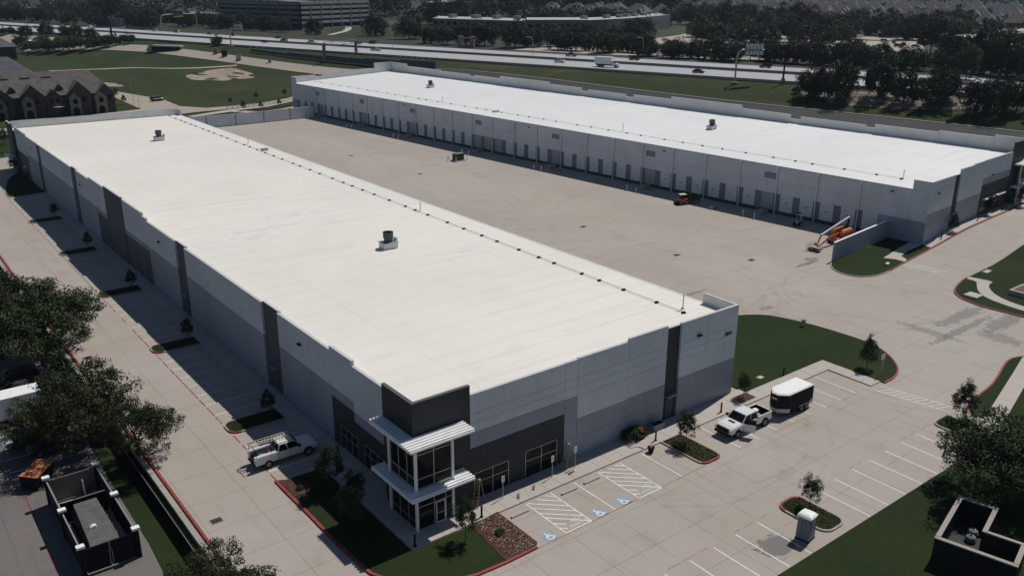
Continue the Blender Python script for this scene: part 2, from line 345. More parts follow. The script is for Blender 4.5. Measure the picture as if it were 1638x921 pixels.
def strip_mesh(pts, w, h0, h1, side=0.0):
    """a swept kerb: width w to the left of travel (side shifts it), from H+h0 to H+h1"""
    mb = MB(); rings = []
    P = [Vector(p) for p in pts]
    fine = [P[0]]
    for a, b in zip(P[:-1], P[1:]):
        n = 1 if flat(*a) and flat(*b) else max(1, int((b-a).length/3))
        fine += [a+(b-a)*k/n for k in range(1, n+1)]
    P = fine
    for i, p in enumerate(P):
        d = (P[min(i+1, len(P)-1)]-P[max(i-1, 0)]).normalized(); nrm = Vector((-d.y, d.x))
        a = p+nrm*side; b = p+nrm*(side+w); za = H(*p)
        rings.append([(a.x, a.y, za+h0), (b.x, b.y, za+h0), (b.x, b.y, za+h1), (a.x, a.y, za+h1)])
    return mb.loft(rings)
def kerb(pts, m='kerb_concrete', w=0.17, h=0.14, label=None):
    return struct(strip_mesh(pts, w, -0.05, h, -w/2).build('kerb', m), label)
def arc(cx, cy, r, a0, a1, n=8): return [(cx+r*math.cos(R(a0+(a1-a0)*k/n)), cy+r*math.sin(R(a0+(a1-a0)*k/n))) for k in range(n+1)]
def round_rect(x0, y0, x1, y1, r, corners='0123', n=5):
    P = []
    for k, (cx, cy, a) in enumerate(((x0+r, y0+r, 180), (x1-r, y0+r, 270), (x1-r, y1-r, 0), (x0+r, y1-r, 90))):
        if str(k) in corners: P += arc(cx, cy, r, a, a+90, n)
        else: P.append(((x0, y0), (x1, y0), (x1, y1), (x0, y1))[k])
    return P
def smooth_pts(pts, it=2):
    for _ in range(it):
        Q = [pts[0]]
        for a, b in zip(pts[:-1], pts[1:]): Q += [(a[0]*.75+b[0]*.25, a[1]*.75+b[1]*.25), (a[0]*.25+b[0]*.75, a[1]*.25+b[1]*.75)]
        pts = Q+[pts[-1]]
    return pts
# ---------------------------------------------------------------- ground, paving, lawns
def axis_lines(lo, hi, step, far_lo, far_hi, extra=()):
    L = list(np.arange(lo, hi+.01, step)); k = step*1.5; p = hi
    while p < far_hi: p += k; k *= 1.25; L.append(p)
    k = step*1.5; p = lo
    while p > far_lo: p -= k; k *= 1.3; L.append(p)
    return sorted(L+list(extra))
XL = axis_lines(-60, 300, 4, -1500, 4500, (-15.12, -15.08)); YL = axis_lines(-80, 320, 4, -1200, 4500)
tb = MB(); nx, ny = len(XL), len(YL)
tb.add([(x, y, H(x, y)-0.12) for y in YL for x in XL], [(j*nx+i, j*nx+i+1, (j+1)*nx+i+1, (j+1)*nx+i) for j in range(ny-1) for i in range(nx-1)])
struct(tb.build('ground', 'field_grass', smooth=True), 'rough green ground spreading out to the horizon')
pave = struct(drape('concrete_pavement', [(-14.4, -60), (175, -60), (175, 21), (118, 24), (104, 213), (40, 209), (14, 196), (-14.4, 190)], 0, 'drive_concrete'), 'pale concrete truck court, drives and parking bays around the warehouses')
lot = struct(drape('parking_lot', [(-90, -60), (-15.3, -60), (-15.3, 92), (-90, 92)], 0.0, 'old_asphalt'), 'lower grey parking lot beside the shaded trees')
def lawn(name, pts, label, m='lawn', dz=0.09): return struct(drape(name, pts, dz, m), label)
# left drive: retaining edge
kerb([(-14.25, -20), (-14.25, 60), (-14.1, 104), (-13.6, 130), (-11.5, 160), (-8, 185)], 'paint_red', 0.22, 0.15, 'red painted kerb along the left drive')
rw = thing('retaining_wall', 'low pale concrete retaining wall beside the red kerb on the left', 'wall', (-14.75, 40, 0))
for k in range(26):
    y0 = -22+k*5.0; MB().box(-.22, y0-40, -1.6, .22, y0-40+4.97, .17+0.015*((k*7) % 3)).build('wall_section', 'kerb_concrete', rw)
rf = thing('rail_fence', 'thin dark rail fence below the low retaining wall', 'fence', (-15.45, 30, -1.2))
for k in range(38):
    MB().box(-.03, -52+k*3.0, 0, .03, -51.94+k*3.0, 1.05).build('post', 'black_metal', rf); MB().box(-.015, -51.94+k*3.0, .06, .015, -49.0+k*3.0, 1.0).build('screen_panel', 'black_metal', rf)
for z in (1.05,): MB().box(-.025, -52, z-.03, .025, 59, z+.03).build('rail', 'louver_grey', rf)
lawn('lower_lawn', smooth_pts([(-15.4, -20), (-15.4, 70), (-17.0, 70), (-17.3, 40), (-17.6, 22), (-17.6, 9), (-18.5, 4), (-18.5, -20)], 1), 'narrow grass verge below the retaining wall', dz=0.05)
# corner lawn by the entrance
CK = [(-6.4, 13.0)]+[(-6.4, 11), (-6.3, 6), (-6.3, 1.5), (-6.15, -1.6)]+smooth_pts([(-6.0, -3.4), (-5.2, -5.2), (-3.2, -7.4), (0.2, -8.35)], 1)+[(2.8, -8.5), (5.9, -8.45)]
lawn('entrance_lawn', CK+[(5.9, -8.0), (3.2, -8.0), (3.4, -3.0), (-2.15, -2.95), (-2.2, 12.5), (-5.6, 12.6)], 'dark lawn wrapped round the glazed entrance corner')
kerb(CK, 'paint_red', 0.24, 0.15, 'red painted kerb round the entrance corner lawn')
lawn('mulch_bed', [(3.4, -2.98), (6.3, -2.75), (6.3, -8.0), (5.9, -8.35), (2.9, -8.38)], 'square bed of red brown mulch beside the accessible bays', 'mulch', 0.13)
lawn('mulch_corner', [(-6.2, 9.6), (-6.2, 12.6), (-5.0, 12.5), (-4.3, 11), (-4.6, 9.4)], 'small patch of red mulch at the tip of the corner lawn', 'mulch', 0.12)
# sidewalks built of slabs
def slabs(parent, x0, y0, x1, y1, along, pitch, dz=0.12, m='walk_concrete'):
    L = (x1-x0) if along == 'x' else (y1-y0); n = max(1, round(L/pitch))
    for k in range(n):
        g = 0.012; q = 0.004*((k*5) % 4)
        if along == 'x': a, b = x0+L*k/n+g, x0+L*(k+1)/n-g; bx = (a, y0, b, y1)
        else: a, b = y0+L*k/n+g, y0+L*(k+1)/n-g; bx = (x0, a, x1, b)
        z = H((bx[0]+bx[2])/2, (bx[1]+bx[3])/2)
        MB().box(bx[0], bx[1], z-.12, bx[2], bx[3], z+dz+q-.006).build('slab', m, parent)
fw = struct(MB().box(1.0, -2.72, -.1, 41.0, -.1, .09).build('sidewalk', 'walk_concrete'), 'concrete sidewalk along the shaded front of the near warehouse')
slabs(fw, -2.05, -2.85, 41.0, 0.02, 'x', 1.53); slabs(fw, 41.0, -2.85, 55.2, -0.9, 'x', 1.53); slabs(fw, 53.35, -8.2, 55.2, -2.87, 'y', 1.5)
lw = struct(MB().box(-.9, 13.2, -.1, 1.0, 146, .09).build('sidewalk', 'walk_concrete'), 'narrow shaded sidewalk along the long left wall of the near warehouse')
slabs(lw, -2.05, 0.03, 1.05, 12.6, 'y', 1.53); slabs(lw, -1.0, 12.62, 1.05, 146, 'y', 2.4)
# islands on the left row of bays
ISL = [24.8, 49.1, 73.2, 97.6, 122.2]
for y in ISL:
    P = round_rect(-6.35, y-1.35, -0.85, y+1.35, 0.95, '03')
    lawn('planting_island', P, 'narrow dark planting island between left parking bays', 'ground_cover', 0.12)
    kerb(P+[P[0]], 'kerb_concrete', 0.15, 0.14); kerb([P[0]]+P[:6][::1], 'paint_red' if y < 80 else 'kerb_concrete', 0.17, 0.147)
PI = smooth_pts([(-0.9, 145.6), (-5.6, 145.2), (-5.9, 148), (-5.3, 153), (-4.0, 160), (-2.2, 167), (0.6, 172), (1.0, 172.4)], 2)
lawn('end_island', PI+[(1.0, 146)], 'rounded lawn island at the far end of the left bays'); kerb(PI, 'kerb_concrete')
# island in the front row, island by the toilet, island by the right crosswalk, grass round the right edge
FI = round_rect(25.85, -8.1, 28.55, -2.87, 0.8, '01'); lawn('planting_island', FI, 'planting island with a small tree left of the white pickup', 'ground_cover', 0.12); kerb(FI+[FI[0]]); kerb(FI[2:10], 'paint_red', 0.19, 0.147)
TI = round_rect(25.55, -21.15, 28.35, -16.3, 0.9, '0123'); lawn('planting_island', TI, 'planting island with a small tree beside the portable toilet', 'ground_cover', 0.12); kerb(TI+[TI[0]]); kerb(TI[12:24], 'paint_red', 0.19, 0.147)
RI = round_rect(50.3, -22, 53.3, -16.7, 0.9, '3'); lawn('planting_island', RI, 'planting island at the right end of the lower parking row', 'ground_cover', 0.12); kerb(RI[2:]+[RI[0]])
lawn('corner_grass', [(8, -22.0), (50.3, -22.0), (53.4, -22.05), (55.2, -22.2), (56.5, -20.95), (66.3, -18.6), (69.4, -17.35), (84, -14.2), (96, -16), (96, -60), (8, -60)], 'mown lawn in the lower right corner beside the walled bin yard')
lawn('verge', smooth_pts([(55.2, -18.4), (57.2, -17.0), (60.1, -16.5), (63.9, -16.2), (67.0, -15.5), (70.7, -14.5), (72.4, -14.15), (74.1, -14.2), (75.8, -15.0)], 1)+[(69.0, -16.35), (56.0, -19.4)], 'curved grass verge between the drive and the right hand path')
kerb(smooth_pts([(54.6, -18.0), (57.2, -17.0), (60.1, -16.5), (63.9, -16.2), (67.0, -15.5), (70.7, -14.5), (72.4, -14.15), (74.1, -14.2), (76.0, -15.1)], 1), 'paint_red', 0.2, 0.15, 'red kerb of the curved verge on the right')
pr = struct(drape('path', [(53.4, -17.6), (54.0, -21.6), (55.2, -22.2), (56.5, -20.95), (66.3, -18.6), (69.4, -17.7), (84, -14.1), (84, -12.5), (69.0, -16.2), (56.0, -19.3), (54.6, -18.5)], 0.11, 'walk_concrete'), 'pale concrete path running off at the lower right')
for k in range(12):
    t = k/11; x = 57+t*26; y = -20.75+(x-56.4)*.245; MB().box(-.012, 0, 0, .012, 1.25, .004).build('path_joint', 'kerb_concrete', pr, (x, y+.08, H(x, y)+.113), R(13.5))
AK = smooth_pts([(45, 17.2), (55, 16.4), (59.3, 14.4), (62.1, 12.5), (63.2, 9.9), (63.9, 7.3), (64.3, 4.4), (64.5, 1.6), (64.5, -1.0), (64.0, -2.7), (62.8, -4.8), (61.3, -6.5), (59.7, -7.8), (57.5, -8.6), (55.3, -8.65)], 1)
lawn('rounded_lawn', AK+[(55.25, -.85), (41.05, -.85), (41.05, 1.0), (39.75, 1.0), (39.75, 17.4)], 'rounded lawn at the right corner of the near warehouse')
kerb(AK, 'kerb_concrete', 0.18, 0.13); kerb(AK[18:], 'paint_red', 0.2, 0.147, 'red kerb at the tip of the rounded lawn')
GK = smooth_pts([(89.8, 20.7), (87.8, 19.5), (86.3, 17.8), (85.8, 15.8), (86.5, 13.8), (88.7, 12.6), (91.8, 12.4), (96.9, 13.2), (100, 13.7), (105, 14.3), (109.4, 14.8)], 1)
lawn('wedge_lawn', GK+[(110.6, 16.9), (110.2, 22.9), (104, 22.0), (90.1, 20.6)], 'wedge of lawn in front of the screen wall by the lift')
kerb(GK, 'kerb_concrete', 0.18, 0.13); kerb(GK[13:]+[(121, 15.2), (140.3, 16.8), (150, 17.9)], 'paint_red', 0.2, 0.147, 'red kerb along the end of the far warehouse')
struct(drape('path', [(98.2, 16.75), (106.4, 18.4), (110.7, 18.9), (110.6, 16.7), (105.7, 16.6), (101.5, 15.6), (100.4, 13.95), (99, 13.6), (99.1, 15.1)], 0.13, 'walk_concrete', 1.5), 'short concrete path crossing the wedge lawn')
bw = struct(drape('sidewalk', [(109.6, 15.0), (121, 15.45), (140.3, 17.05), (152, 18.3), (152, 20.4), Bw(0.3, -.02), (110.0, 16.68)], 0.12, 'walk_concrete', 2.0), 'concrete sidewalk along the end wall of the far warehouse')
RK = smooth_pts([(150, 7.2), (120.7, 5.1), (100, 3.9), (97.4, 3.6), (94.4, 2.9), (92.2, 2.2), (90.3, 1.0), (89.0, -1.1), (88.5, -4.0), (88.7, -6.4), (88.9, -8.8), (90.5, -14), (93, -20)], 1)
lawn('side_lawn', RK+[(175, -20), (175, 8.5)], 'lawn on the right edge with a curved path and utility slab')
kerb(RK[:6], 'kerb_concrete', 0.18, 0.13); kerb(RK[5:], 'paint_red', 0.22, 0.15, 'red kerb curving round the lawn on the right edge')
struct(drape('path', smooth_pts([(99.8, 3.7), (100.5, 0.4), (98.6, 0.3), (96.5, -0.8), (94.4, -2.8), (93.1, -5.7), (92.9, -9), (93.5, -16)], 1)+smooth_pts([(91.9, -16), (91.3, -9), (91.2, -6.5), (92.3, -2.2), (94.4, -0.1), (96.8, 1.2), (98.5, 2.0), (98.6, 3.6)], 1), 0.12, 'walk_concrete', 1.5), 'curved concrete path across the lawn on the right edge')
sl = thing('utility_slab', 'pale square utility slab with a hatch beside the curved red kerb', 'slab', (91.65, -.8, 0))
MB().box(-1.0, -.95, 0, 1.0, .95, .32).build('slab', 'walk_concrete', sl, bevel=.02); MB().box(-.25, -.25, .32, .25, .25, .35).build('hatch', 'galv', sl)
sl = thing('utility_slab', 'small flat slab in the lawn beside the right hand road', 'slab', (104.6, 3.35, H(104.6, 3.35)))
MB().box(-.95, -.4, 0, .95, .4, .16).build('slab', 'walk_concrete', sl, rz=.1); MB().box(-.2, -.2, .16, .2, .2, .18).build('hatch', 'galv', sl)
sl = thing('utility_vault', 'grey concrete vault with a grate top at the right edge', 'vault', (98.6, -4.6, H(98.6, -4.6)))
MB().box(-2.2, -1.2, 0, 2.2, 1.2, .8).build('chamber', 'kerb_concrete', sl, bevel=.03); MB().box(-1.6, -.8, .8, 1.6, .8, .84).build('grate', 'rust_grate', sl)
# storm grates in the paving
def grate(x, y, rz, label, w=.9, l=.7):
    g = thing('storm_grate', label, 'drain', (x, y, H(x, y)), rz)
    MB().box(-w/2-.16, -l/2-.16, 0.002, w/2+.16, l/2+.16, 0.012).build('surround', 'kerb_concrete', g)
    for k in range(6):
        yy = -l/2+l*(k+.5)/6; MB().box(-w/2, yy-.035, .012, w/2, yy+.035, .024).build('bar', 'rust_grate', g)
    MB().box(-w/2, -l/2, .012, w/2, l/2, .016).build('pit', 'black_metal', g)
grate(-12.7, 10.3, 0, 'rusty storm grate in the left drive near the bottom edge'); grate(-12.9, 51.6, 0, 'storm grate beside the red kerb between the two left trees'); grate(-12.6, 87.6, 0, 'storm grate in the left drive above the shaded tree crown')
for x, y, l in ((71, 145.4, 'small dark drain cover in the far half of the truck court'), (73.1, 116.3, 'dark drain cover in the middle of the truck court'), (72.5, 60, 'drain cover in the truck court opposite the orange machine'), (73.0, 38, 'drain cover nearest the front end of the truck court'), (80.5, 29, 'drain cover in the court near the boom lift')): grate(x, y, .08, l, 1.1, .8)
# ---------------------------------------------------------------- painted markings
LN = [0]
def line(p0, p1, w=.10, m='paint_white', parent=pave, dz=.006, name='parking_line'):
    LN[0] += 1; dz += .0007*(LN[0] % 9)
    p0 = Vector(p0); p1 = Vector(p1); d = (p1-p0).normalized(); n = Vector((-d.y, d.x))*w/2; L = (p1-p0).length
    c = MB(); k = 1 if flat(*p0) else max(1, int(L/2)); P = [p0+(p1-p0)*i/k for i in range(k+1)]
    for a, b in zip(P[:-1], P[1:]):
        c.add([(a.x-n.x, a.y-n.y, H(*a)+dz), (b.x-n.x, b.y-n.y, H(*b)+dz), (b.x+n.x, b.y+n.y, H(*b)+dz), (a.x+n.x, a.y+n.y, H(*a)+dz)], [(0, 1, 2, 3)])
    return c.build(name, m, parent)
def dashed(p0, p1, w, m, seg=(.6, 2.6), gap=(.1, .6), dz=.007, keep=1.0, name='painted_line'):
    p0 = Vector(p0); p1 = Vector(p1); L = (p1-p0).length; d = (p1-p0)/L; t = 0; c = MB(); n = Vector((-d.y, d.x))*w/2
    while t < L:
        e = min(L, t+rnd.uniform(*seg))
        if rnd.random() < keep:
            a = p0+d*t; b = p0+d*e; c.add([(a.x-n.x, a.y-n.y, H(*a)+dz), (b.x-n.x, b.y-n.y, H(*b)+dz), (b.x+n.x, b.y+n.y, H(*b)+dz), (a.x+n.x, a.y+n.y, H(*a)+dz)], [(0, 1, 2, 3)])
        t = e+rnd.uniform(*gap)
    return c.build(name, m, pave)
for k in range(7):                                     # left bays
    for i, y in enumerate(ISL):
        yy = y+1.35+2.35+2.72*k
        if yy < 143: line((-6.15, yy), (-1.05, yy), .11)
for yy in (14.9, 17.6, 20.3): line((-6.2, yy), (-1.05, yy), .11)
dashed((-6.3, 13.2), (-6.3, 23.3), .12, 'paint_red'); dashed((-6.3, 26.3), (-6.3, 47.6), .12, 'paint_red'); dashed((-6.25, 50.6), (-6.25, 71.6), .12, 'paint_red', keep=.8)
line((-6.25, 74.6), (-6.1, 145), .07, 'rust_grate', name='gutter_joint')
for x in (9.0, 11.75, 14.45, 17.3, 20.05, 22.85): line((x, -3.1), (x, -8.35), .11)
for x in (31.2, 34.0, 36.85, 39.7, 42.4, 45.1, 47.85, 50.6): line((x, -3.0), (x, -8.1), .11)
for k in (-2, -1, 0, 1, 2, 3, 6, 7, 8, 9, 10, 11, 12): line((14.19+2.743*k, -16.75), (14.19+2.743*k, -21.85), .11)
for x0, x1 in ((9.0, 11.75), (17.3, 20.05)):
    for a, b in ((-3.2, -3.8), (-3.2, -4.7), (-3.2, -5.6), (-4.0, -6.5), (-4.9, -7.4), (-5.7, -8.3)):
        xs = x0+max(0, (2.75-(a-b)*2.75/2.55)) if a == -3.2 else x0
        line((xs if a == -3.2 else x0, a), (x1, b), .12)
    line((x0, -6.7), (x0+.8, -7.42), .12); line((x0, -7.5), (x0+.5, -7.95), .12); line((x0, -8.35), (x1, -8.35), .12)
dashed((5.9, -8.55), (26, -8.2), .09, 'paint_orange', (1.5, 5), (.05, .3), keep=.9); dashed((28.4, -8.2), (50.5, -8.25), .06, 'paint_orange', keep=.5); dashed((12, -16.5), (50, -16.55), .06, 'paint_orange', (.4, 1.6), (.2, 1.2), keep=.75)
for (xa, ya, xb, yb, w) in ((52.9, -9.0, 54.3, -16.6, 1.5), (97.8, 13.1, 98.0, 6.5, 1.9)):
    d = Vector((xb-xa, yb-ya)); L = d.length; d /= L; n = Vector((-d.y, d.x))
    line((xa, ya), (xb, yb), .09, name='crosswalk_bar'); line((xa+n.x*w, ya+n.y*w), (xb+n.x*w, yb+n.y*w), .09, name='crosswalk_bar')
    k = 0.3
    while k < L-1.1:
        a = Vector((xa, ya))+d*k; b = Vector((xa, ya))+d*(k+1.0)+n*w; line(a, b, .09, name='crosswalk_bar'); k += .75
def text_part(txt, size, m, parent, loc, rot, name='lettering', ext=0.0, align='CENTER'):
    cu = bpy.data.curves.new('txt', 'FONT'); cu.body = txt; cu.size = size; cu.align_x = align; cu.align_y = 'CENTER'; cu.extrude = ext
    o = bpy.data.objects.new('txt', cu); COL.objects.link(o); dg = bpy.context.evaluated_depsgraph_get(); me = bpy.data.meshes.new_from_object(o.evaluated_get(dg))
    bpy.data.objects.remove(o); me.materials.clear(); me.materials.append(MATS[m]); q = bpy.data.objects.new(name, me); COL.objects.link(q)
    q.parent = parent; q.location = loc; q.rotation_euler = rot; return q
for x in (10.85, 19.15):
    text_part('NO', .62, 'paint_white', pave, (x, -7.35, .0145), (0, 0, 0)); text_part('PARKING', .47, 'paint_white', pave, (x-.02, -7.95, .0145), (0, 0, 0))
def wheelchair(mb, s, z, t=.1):
    zz = [z]
    def st(pts):
        for a, b in zip(pts[:-1], pts[1:]):
            zz[0] += .0006; z = zz[0]
            a = Vector(a)*s; b = Vector(b)*s; d = (b-a).normalized(); n = Vector((-d.y, d.x))*t*s/2; a = a-d*t*s*.3; b = b+d*t*s*.3
            mb.add([(a.x-n.x, a.y-n.y, z), (b.x-n.x, b.y-n.y, z), (b.x+n.x, b.y+n.y, z), (a.x+n.x, a.y+n.y, z)], [(0, 1, 2, 3)])
    mb.add([(s*(-.12+.085*math.cos(k*.6283)), s*(.38+.085*math.sin(k*.6283)), z) for k in range(10)], [tuple(range(10))])
    st([(-.10, .26), (-.05, -.02), (.16, -.02), (.26, -.26), (.36, -.22)]); st([(-.08, .14), (.12, .14)])
    st([(-.02+.24*math.cos(R(a)), -.14+.24*math.sin(R(a))) for a in range(120, 361, 20)])
for x, y in ((7.65, -7.83), (13.05, -7.83), (15.85, -7.8)):
    o = struct(MB().add([(-.62, -.6, 0), (.62, -.6, 0), (.62, .6, 0), (-.62, .6, 0)], [(0, 1, 2, 3)]).build('access_panel', 'paint_blue', pave, (x, y, .007)))
    wb = MB(); wheelchair(wb, 1.15, .004, .11); wb.build('access_symbol', 'paint_white', o)
# lower lot markings
dashed((-24.3, 10), (-24.2, 26), .14, 'paint_red', (.5, 1.5), (.05, .3))
for y in (15.0, 20.4, 9.6): line((-27.0, y), (-25.0, y+.05), .1, 'paint_orange', lot)
for y in (31.0, 33.7, 36.1, 39.0): line((-24.6, y), (-19.2, y), .1, 'paint_white', lot)
o = MB().add([(-.6, -.6, 0), (.6, -.6, 0), (.6, .6, 0), (-.6, .6, 0)], [(0, 1, 2, 3)]).build('access_panel', 'paint_blue', lot, (-23.65, 37.4, -1.193)); wb = MB(); wheelchair(wb, 1.1, .004); wb.build('access_symbol', 'paint_white', o, rz=R(90))
line((-24.9, 26), (-24.9, 45), .12, 'paint_orange', lot)
# highway, frontage road, field
hd = Vector((.306, -.952)); hn = Vector((.952, .306))
def hw(u, s): return (hn.x*u+hd.x*s, hn.y*u+hd.y*s)
S0, S1 = -1500, 500
def band(name, u0, u1, dz, m, label, s0=S0, s1=S1, cell=12): return struct(drape(name, [hw(u0, s0), hw(u0, s1), hw(u1, s1), hw(u1, s0)], dz, m, cell), label)
hway = band('highway', 265, 290, .12, 'highway_concrete', 'near carriageway of the pale concrete highway'); band('highway', 296.5, 318, .12, 'highway_concrete', 'far carriageway of the pale concrete highway')
band('median', 290, 296.5, .10, 'dark_asphalt', 'dark strip between the two highway carriageways'); band('shoulder', 260.5, 265, .10, 'dark_asphalt', 'dark shoulder along the near side of the highway'); band('shoulder', 318, 324, .10, 'dark_asphalt', 'dark shoulder along the far side of the highway')
for u in (271.2, 277.4, 283.6, 302, 308, 313.5):
    c = MB()
    for k in range(120):
        s = -900+k*12.2; a, b = hw(u-.09, s), hw(u+.09, s+3); x0, y0 = hw(u, s); x1, y1 = hw(u, s+3.2); n = hn*.09
        c.add([(x0-n.x, y0-n.y, H(x0, y0)+.14), (x1-n.x, y1-n.y, H(x1, y1)+.14), (x1+n.x, y1+n.y, H(x1, y1)+.14), (x0+n.x, y0+n.y, H(x0, y0)+.14)], [(0, 1, 2, 3)])
    stuff(c.build('lane_dashes', 'paint_white', hway))
bar = thing('median_barrier', 'long concrete barrier between the highway carriageways', 'barrier', (0, 0, 0))
for k in range(100):
    s = -760+k*12.0; a = hw(293, s); b = hw(293, s+11.9); MB().bar((*a, H(*a)+.5), (*b, H(*b)+.5), .45, 1.0).build('barrier_section', 'kerb_concrete', bar)
bar2 = thing('roadside_barrier', 'concrete barrier along the near edge of the highway', 'barrier', (0, 0, 0))
for k in range(70):
    s = -520+k*12.0; a = hw(261.5, s); b = hw(261.5, s+11.9); MB().bar((*a, H(*a)+.4), (*b, H(*b)+.4), .4, .8).build('barrier_section', 'kerb_concrete', bar2)
struct(drape('frontage_road', smooth_pts([(62, 590), (84, 520), (111, 474), (128, 405), (141, 343), (151, 304), (160, 281), (168, 262)], 1)+smooth_pts([(160, 250), (150, 276), (142, 300), (134, 332), (121, 392), (105, 456), (76, 516), (55, 580)], 1), .10, 'frontage_concrete', 8), 'tan frontage road running below the highway')
SR = smooth_pts([(166, 268), (175, 262), (186, 222), (196, 171), (206, 127), (216, 89), (225.5, 50), (236, 0)], 1)
struct(drape('service_road', SR+smooth_pts([(222, 0), (211, 44), (201, 84), (191, 121), (181, 165), (171, 214), (160, 252)], 1), .13, 'dark_asphalt', 8), 'dark asphalt service road just behind the far warehouse')
struct(strip_mesh(SR, .8, 0, .3, 0).build('kerb', 'frontage_concrete'), 'tan kerb line between the service road and the green embankment')
struct(drape('shaded_woodland_floor', [hw(324, -1500), hw(324, 500), hw(1800, 500), hw(1800, -1500)], .02, 'shaded_wood_floor', 60), 'ground coloured dark for tree shade beyond the highway')  # overlay sheet, its dark colour stands in for shade between the trees
struct(drape('footpath', smooth_pts([(56, 424), (62, 421), (76, 423), (103, 387), (126, 363)], 2)+smooth_pts([(125, 360), (102, 384), (75, 419), (62, 417), (56, 420)], 2), .08, 'frontage_concrete', 6), 'thin pale path crossing the green field')
def blob_outline(cx, cy, rx, ry, n, rough, seed, ang=0.0):
    r2 = random.Random(seed); ph = [r2.uniform(0, 6.28) for _ in range(6)]; P = []
    for k in range(n):
        t = 2*math.pi*k/n; q = 1+rough*sum(math.sin((j+2)*t+ph[j])/(j+1.5) for j in range(6))
        x, y = rx*q*math.cos(t), ry*q*math.sin(t); P.append((cx+x*math.cos(ang)-y*math.sin(ang), cy+x*math.sin(ang)+y*math.cos(ang)))
    return P
struct(drape('bare_patch', blob_outline(110, 342, 12.5, 24, 60, .16, 3, R(-14)), .04, 'bare_dirt', 6), 'bare tan dirt patch in the green field')
for i, (x, y, rx, ry) in enumerate(((104, 352, 2.5, 5), (113, 335, 2, 4), (118, 345, 2.2, 6), (102, 330, 2.2, 4), (110, 325, 1.6, 4), (121, 332, 1.6, 4), (107, 362, 2, 4))):
    struct(drape('grass_tuft_patch', blob_outline(x, y, rx, ry, 24, .25, 10+i), .07, 'field_grass', 6), 'tongue of grass grown into the bare dirt patch')
struct(drape('bare_patch', blob_outline(64, 345, 4, 9, 30, .2, 5), .04, 'bare_dirt', 6), 'small bare strip beside the townhouse roof'); struct(drape('bare_patch', blob_outline(232, 92, 9, 26, 40, .15, 6, R(22)), .05, 'scrub_soil', 4), 'brown scrubby soil under the trees on the embankment')
# cross street at the far end, its verge and path
struct(drape('street', [(-60, 222), (14, 231), (40, 238), (66, 244), (104, 247), (150, 263), (148, 269), (110, 260), (102, 252), (72, 252), (66, 262), (67, 284), (60, 318), (55, 318), (53, 262), (38, 258), (10, 243), (-60, 231)], .06, 'frontage_concrete', 6), 'pale street passing behind the far ends of the warehouses')
lawn('street_verge', [(44, 216), (100, 217), (103, 240), (72, 239), (44, 233)], 'grass verge behind the far screen wall', 'lawn', .05)
struct(drape('path', [(60, 236), (76, 243), (104, 246.5), (104, 244.7), (78, 240), (84, 230), (82, 228), (75, 238), (61, 233)], .11, 'walk_concrete', 6), 'thin path on the verge behind the far screen wall')
struct(drape('drive', [(72, 219), (102, 219.5), (104, 236), (88, 234), (76, 230)], .08, 'drive_concrete', 6), 'pale paved strip behind the far screen wall')
lawn('front_yard', [(-60, 199), (4, 200), (11, 213), (16, 228), (-60, 219)], 'strip of lawn in front of the townhouses at far left', 'lawn', .07)
# ---------------------------------------------------------------- warehouses
def vbox(mb, face, plane, s0, s1, z0, z1, t):
    if face == '-y': mb.box(s0, plane, z0, s1, plane+t, z1)
    elif face == '+y': mb.box(s0, plane-t, z0, s1, plane, z1)
    elif face == '-x': mb.box(plane, s0, z0, plane+t, s1, z1)
    else: mb.box(plane-t, s0, z0, plane, s1, z1)
    return mb
def panel(parent, face, plane, s0, s1, z0, z1, m, t=.28, name='wall_panel', g=.014):
    return vbox(MB(), face, plane, s0+g, s1-g, z0+(g if z0 > .01 else 0), z1-g, t).build(name, m, parent)
def run(parent, face, plane, s0, s1, bands, width=8.0, cope=True, t=.28, off=0.0):
    n = max(1, round((s1-s0)/width))
    for k in range(n):
        a, b = s0+(s1-s0)*k/n, s0+(s1-s0)*(k+1)/n
        for z0, z1, m in bands: panel(parent, face, plane, a, b, z0, z1, m, t)
    if cope:
        top = bands[-1][1]; sg = -1 if face[0] == '-' else 1; pl = plane+sg*.012
        vbox(MB(), face, pl, s0, s1, top-.013, top+.03, t+.024).build('coping', 'coping', parent)
def slot(parent, face, plane, s0, s1, z0, top, depth=.55, m='panel_charcoal', door=True):
    sg = 1 if face[0] == '-' else -1
    vbox(MB(), face, plane+sg*depth, s0, s1, z0, top, .2).build('recess_wall', m, parent)
    vbox(MB(), face, plane+sg*(depth-.02), s0, s1, top-.01, top+.05, .26).build('coping', 'coping', parent)
    if door:
        c = (s0+s1)/2; d = vbox(MB(), face, plane+sg*(depth-.06), c-.5, c+.5, z0+.13, z0+2.25, .05).build('door', 'panel_slate', parent)
        vbox(MB(), face, plane+sg*(depth-.12), c+.34, c+.42, z0+1.1, z0+1.18, .08).build('handle', 'galv', d)
        vbox(MB(), face, plane+sg*(depth-.5), c-.65, c+.65, z0+2.6, z0+2.68, .5).build('door_canopy', 'frame_metal', parent)
def window(parent, face, plane, s0, s1, z0, z1, cols, rows, fr=.055):
    sg = -1 if face[0] == '-' else 1
    w = vbox(MB(), face, plane+sg*.012, s0, s1, z0, z1, .05).build('window', 'glass_dark', parent)
    xs = [s0+(s1-s0)*c for c in cols]; zs = [z0+(z1-z0)*r for r in rows]
    for x in xs: vbox(MB(), face, plane+sg*.06, x-fr/2, x+fr/2, z0, z1, .07).build('mullion', 'frame_metal', w)
    for z in zs: vbox(MB(), face, plane+sg*.056, s0, s1, z-fr/2, z+fr/2, .06).build('transom', 'frame_metal', w)
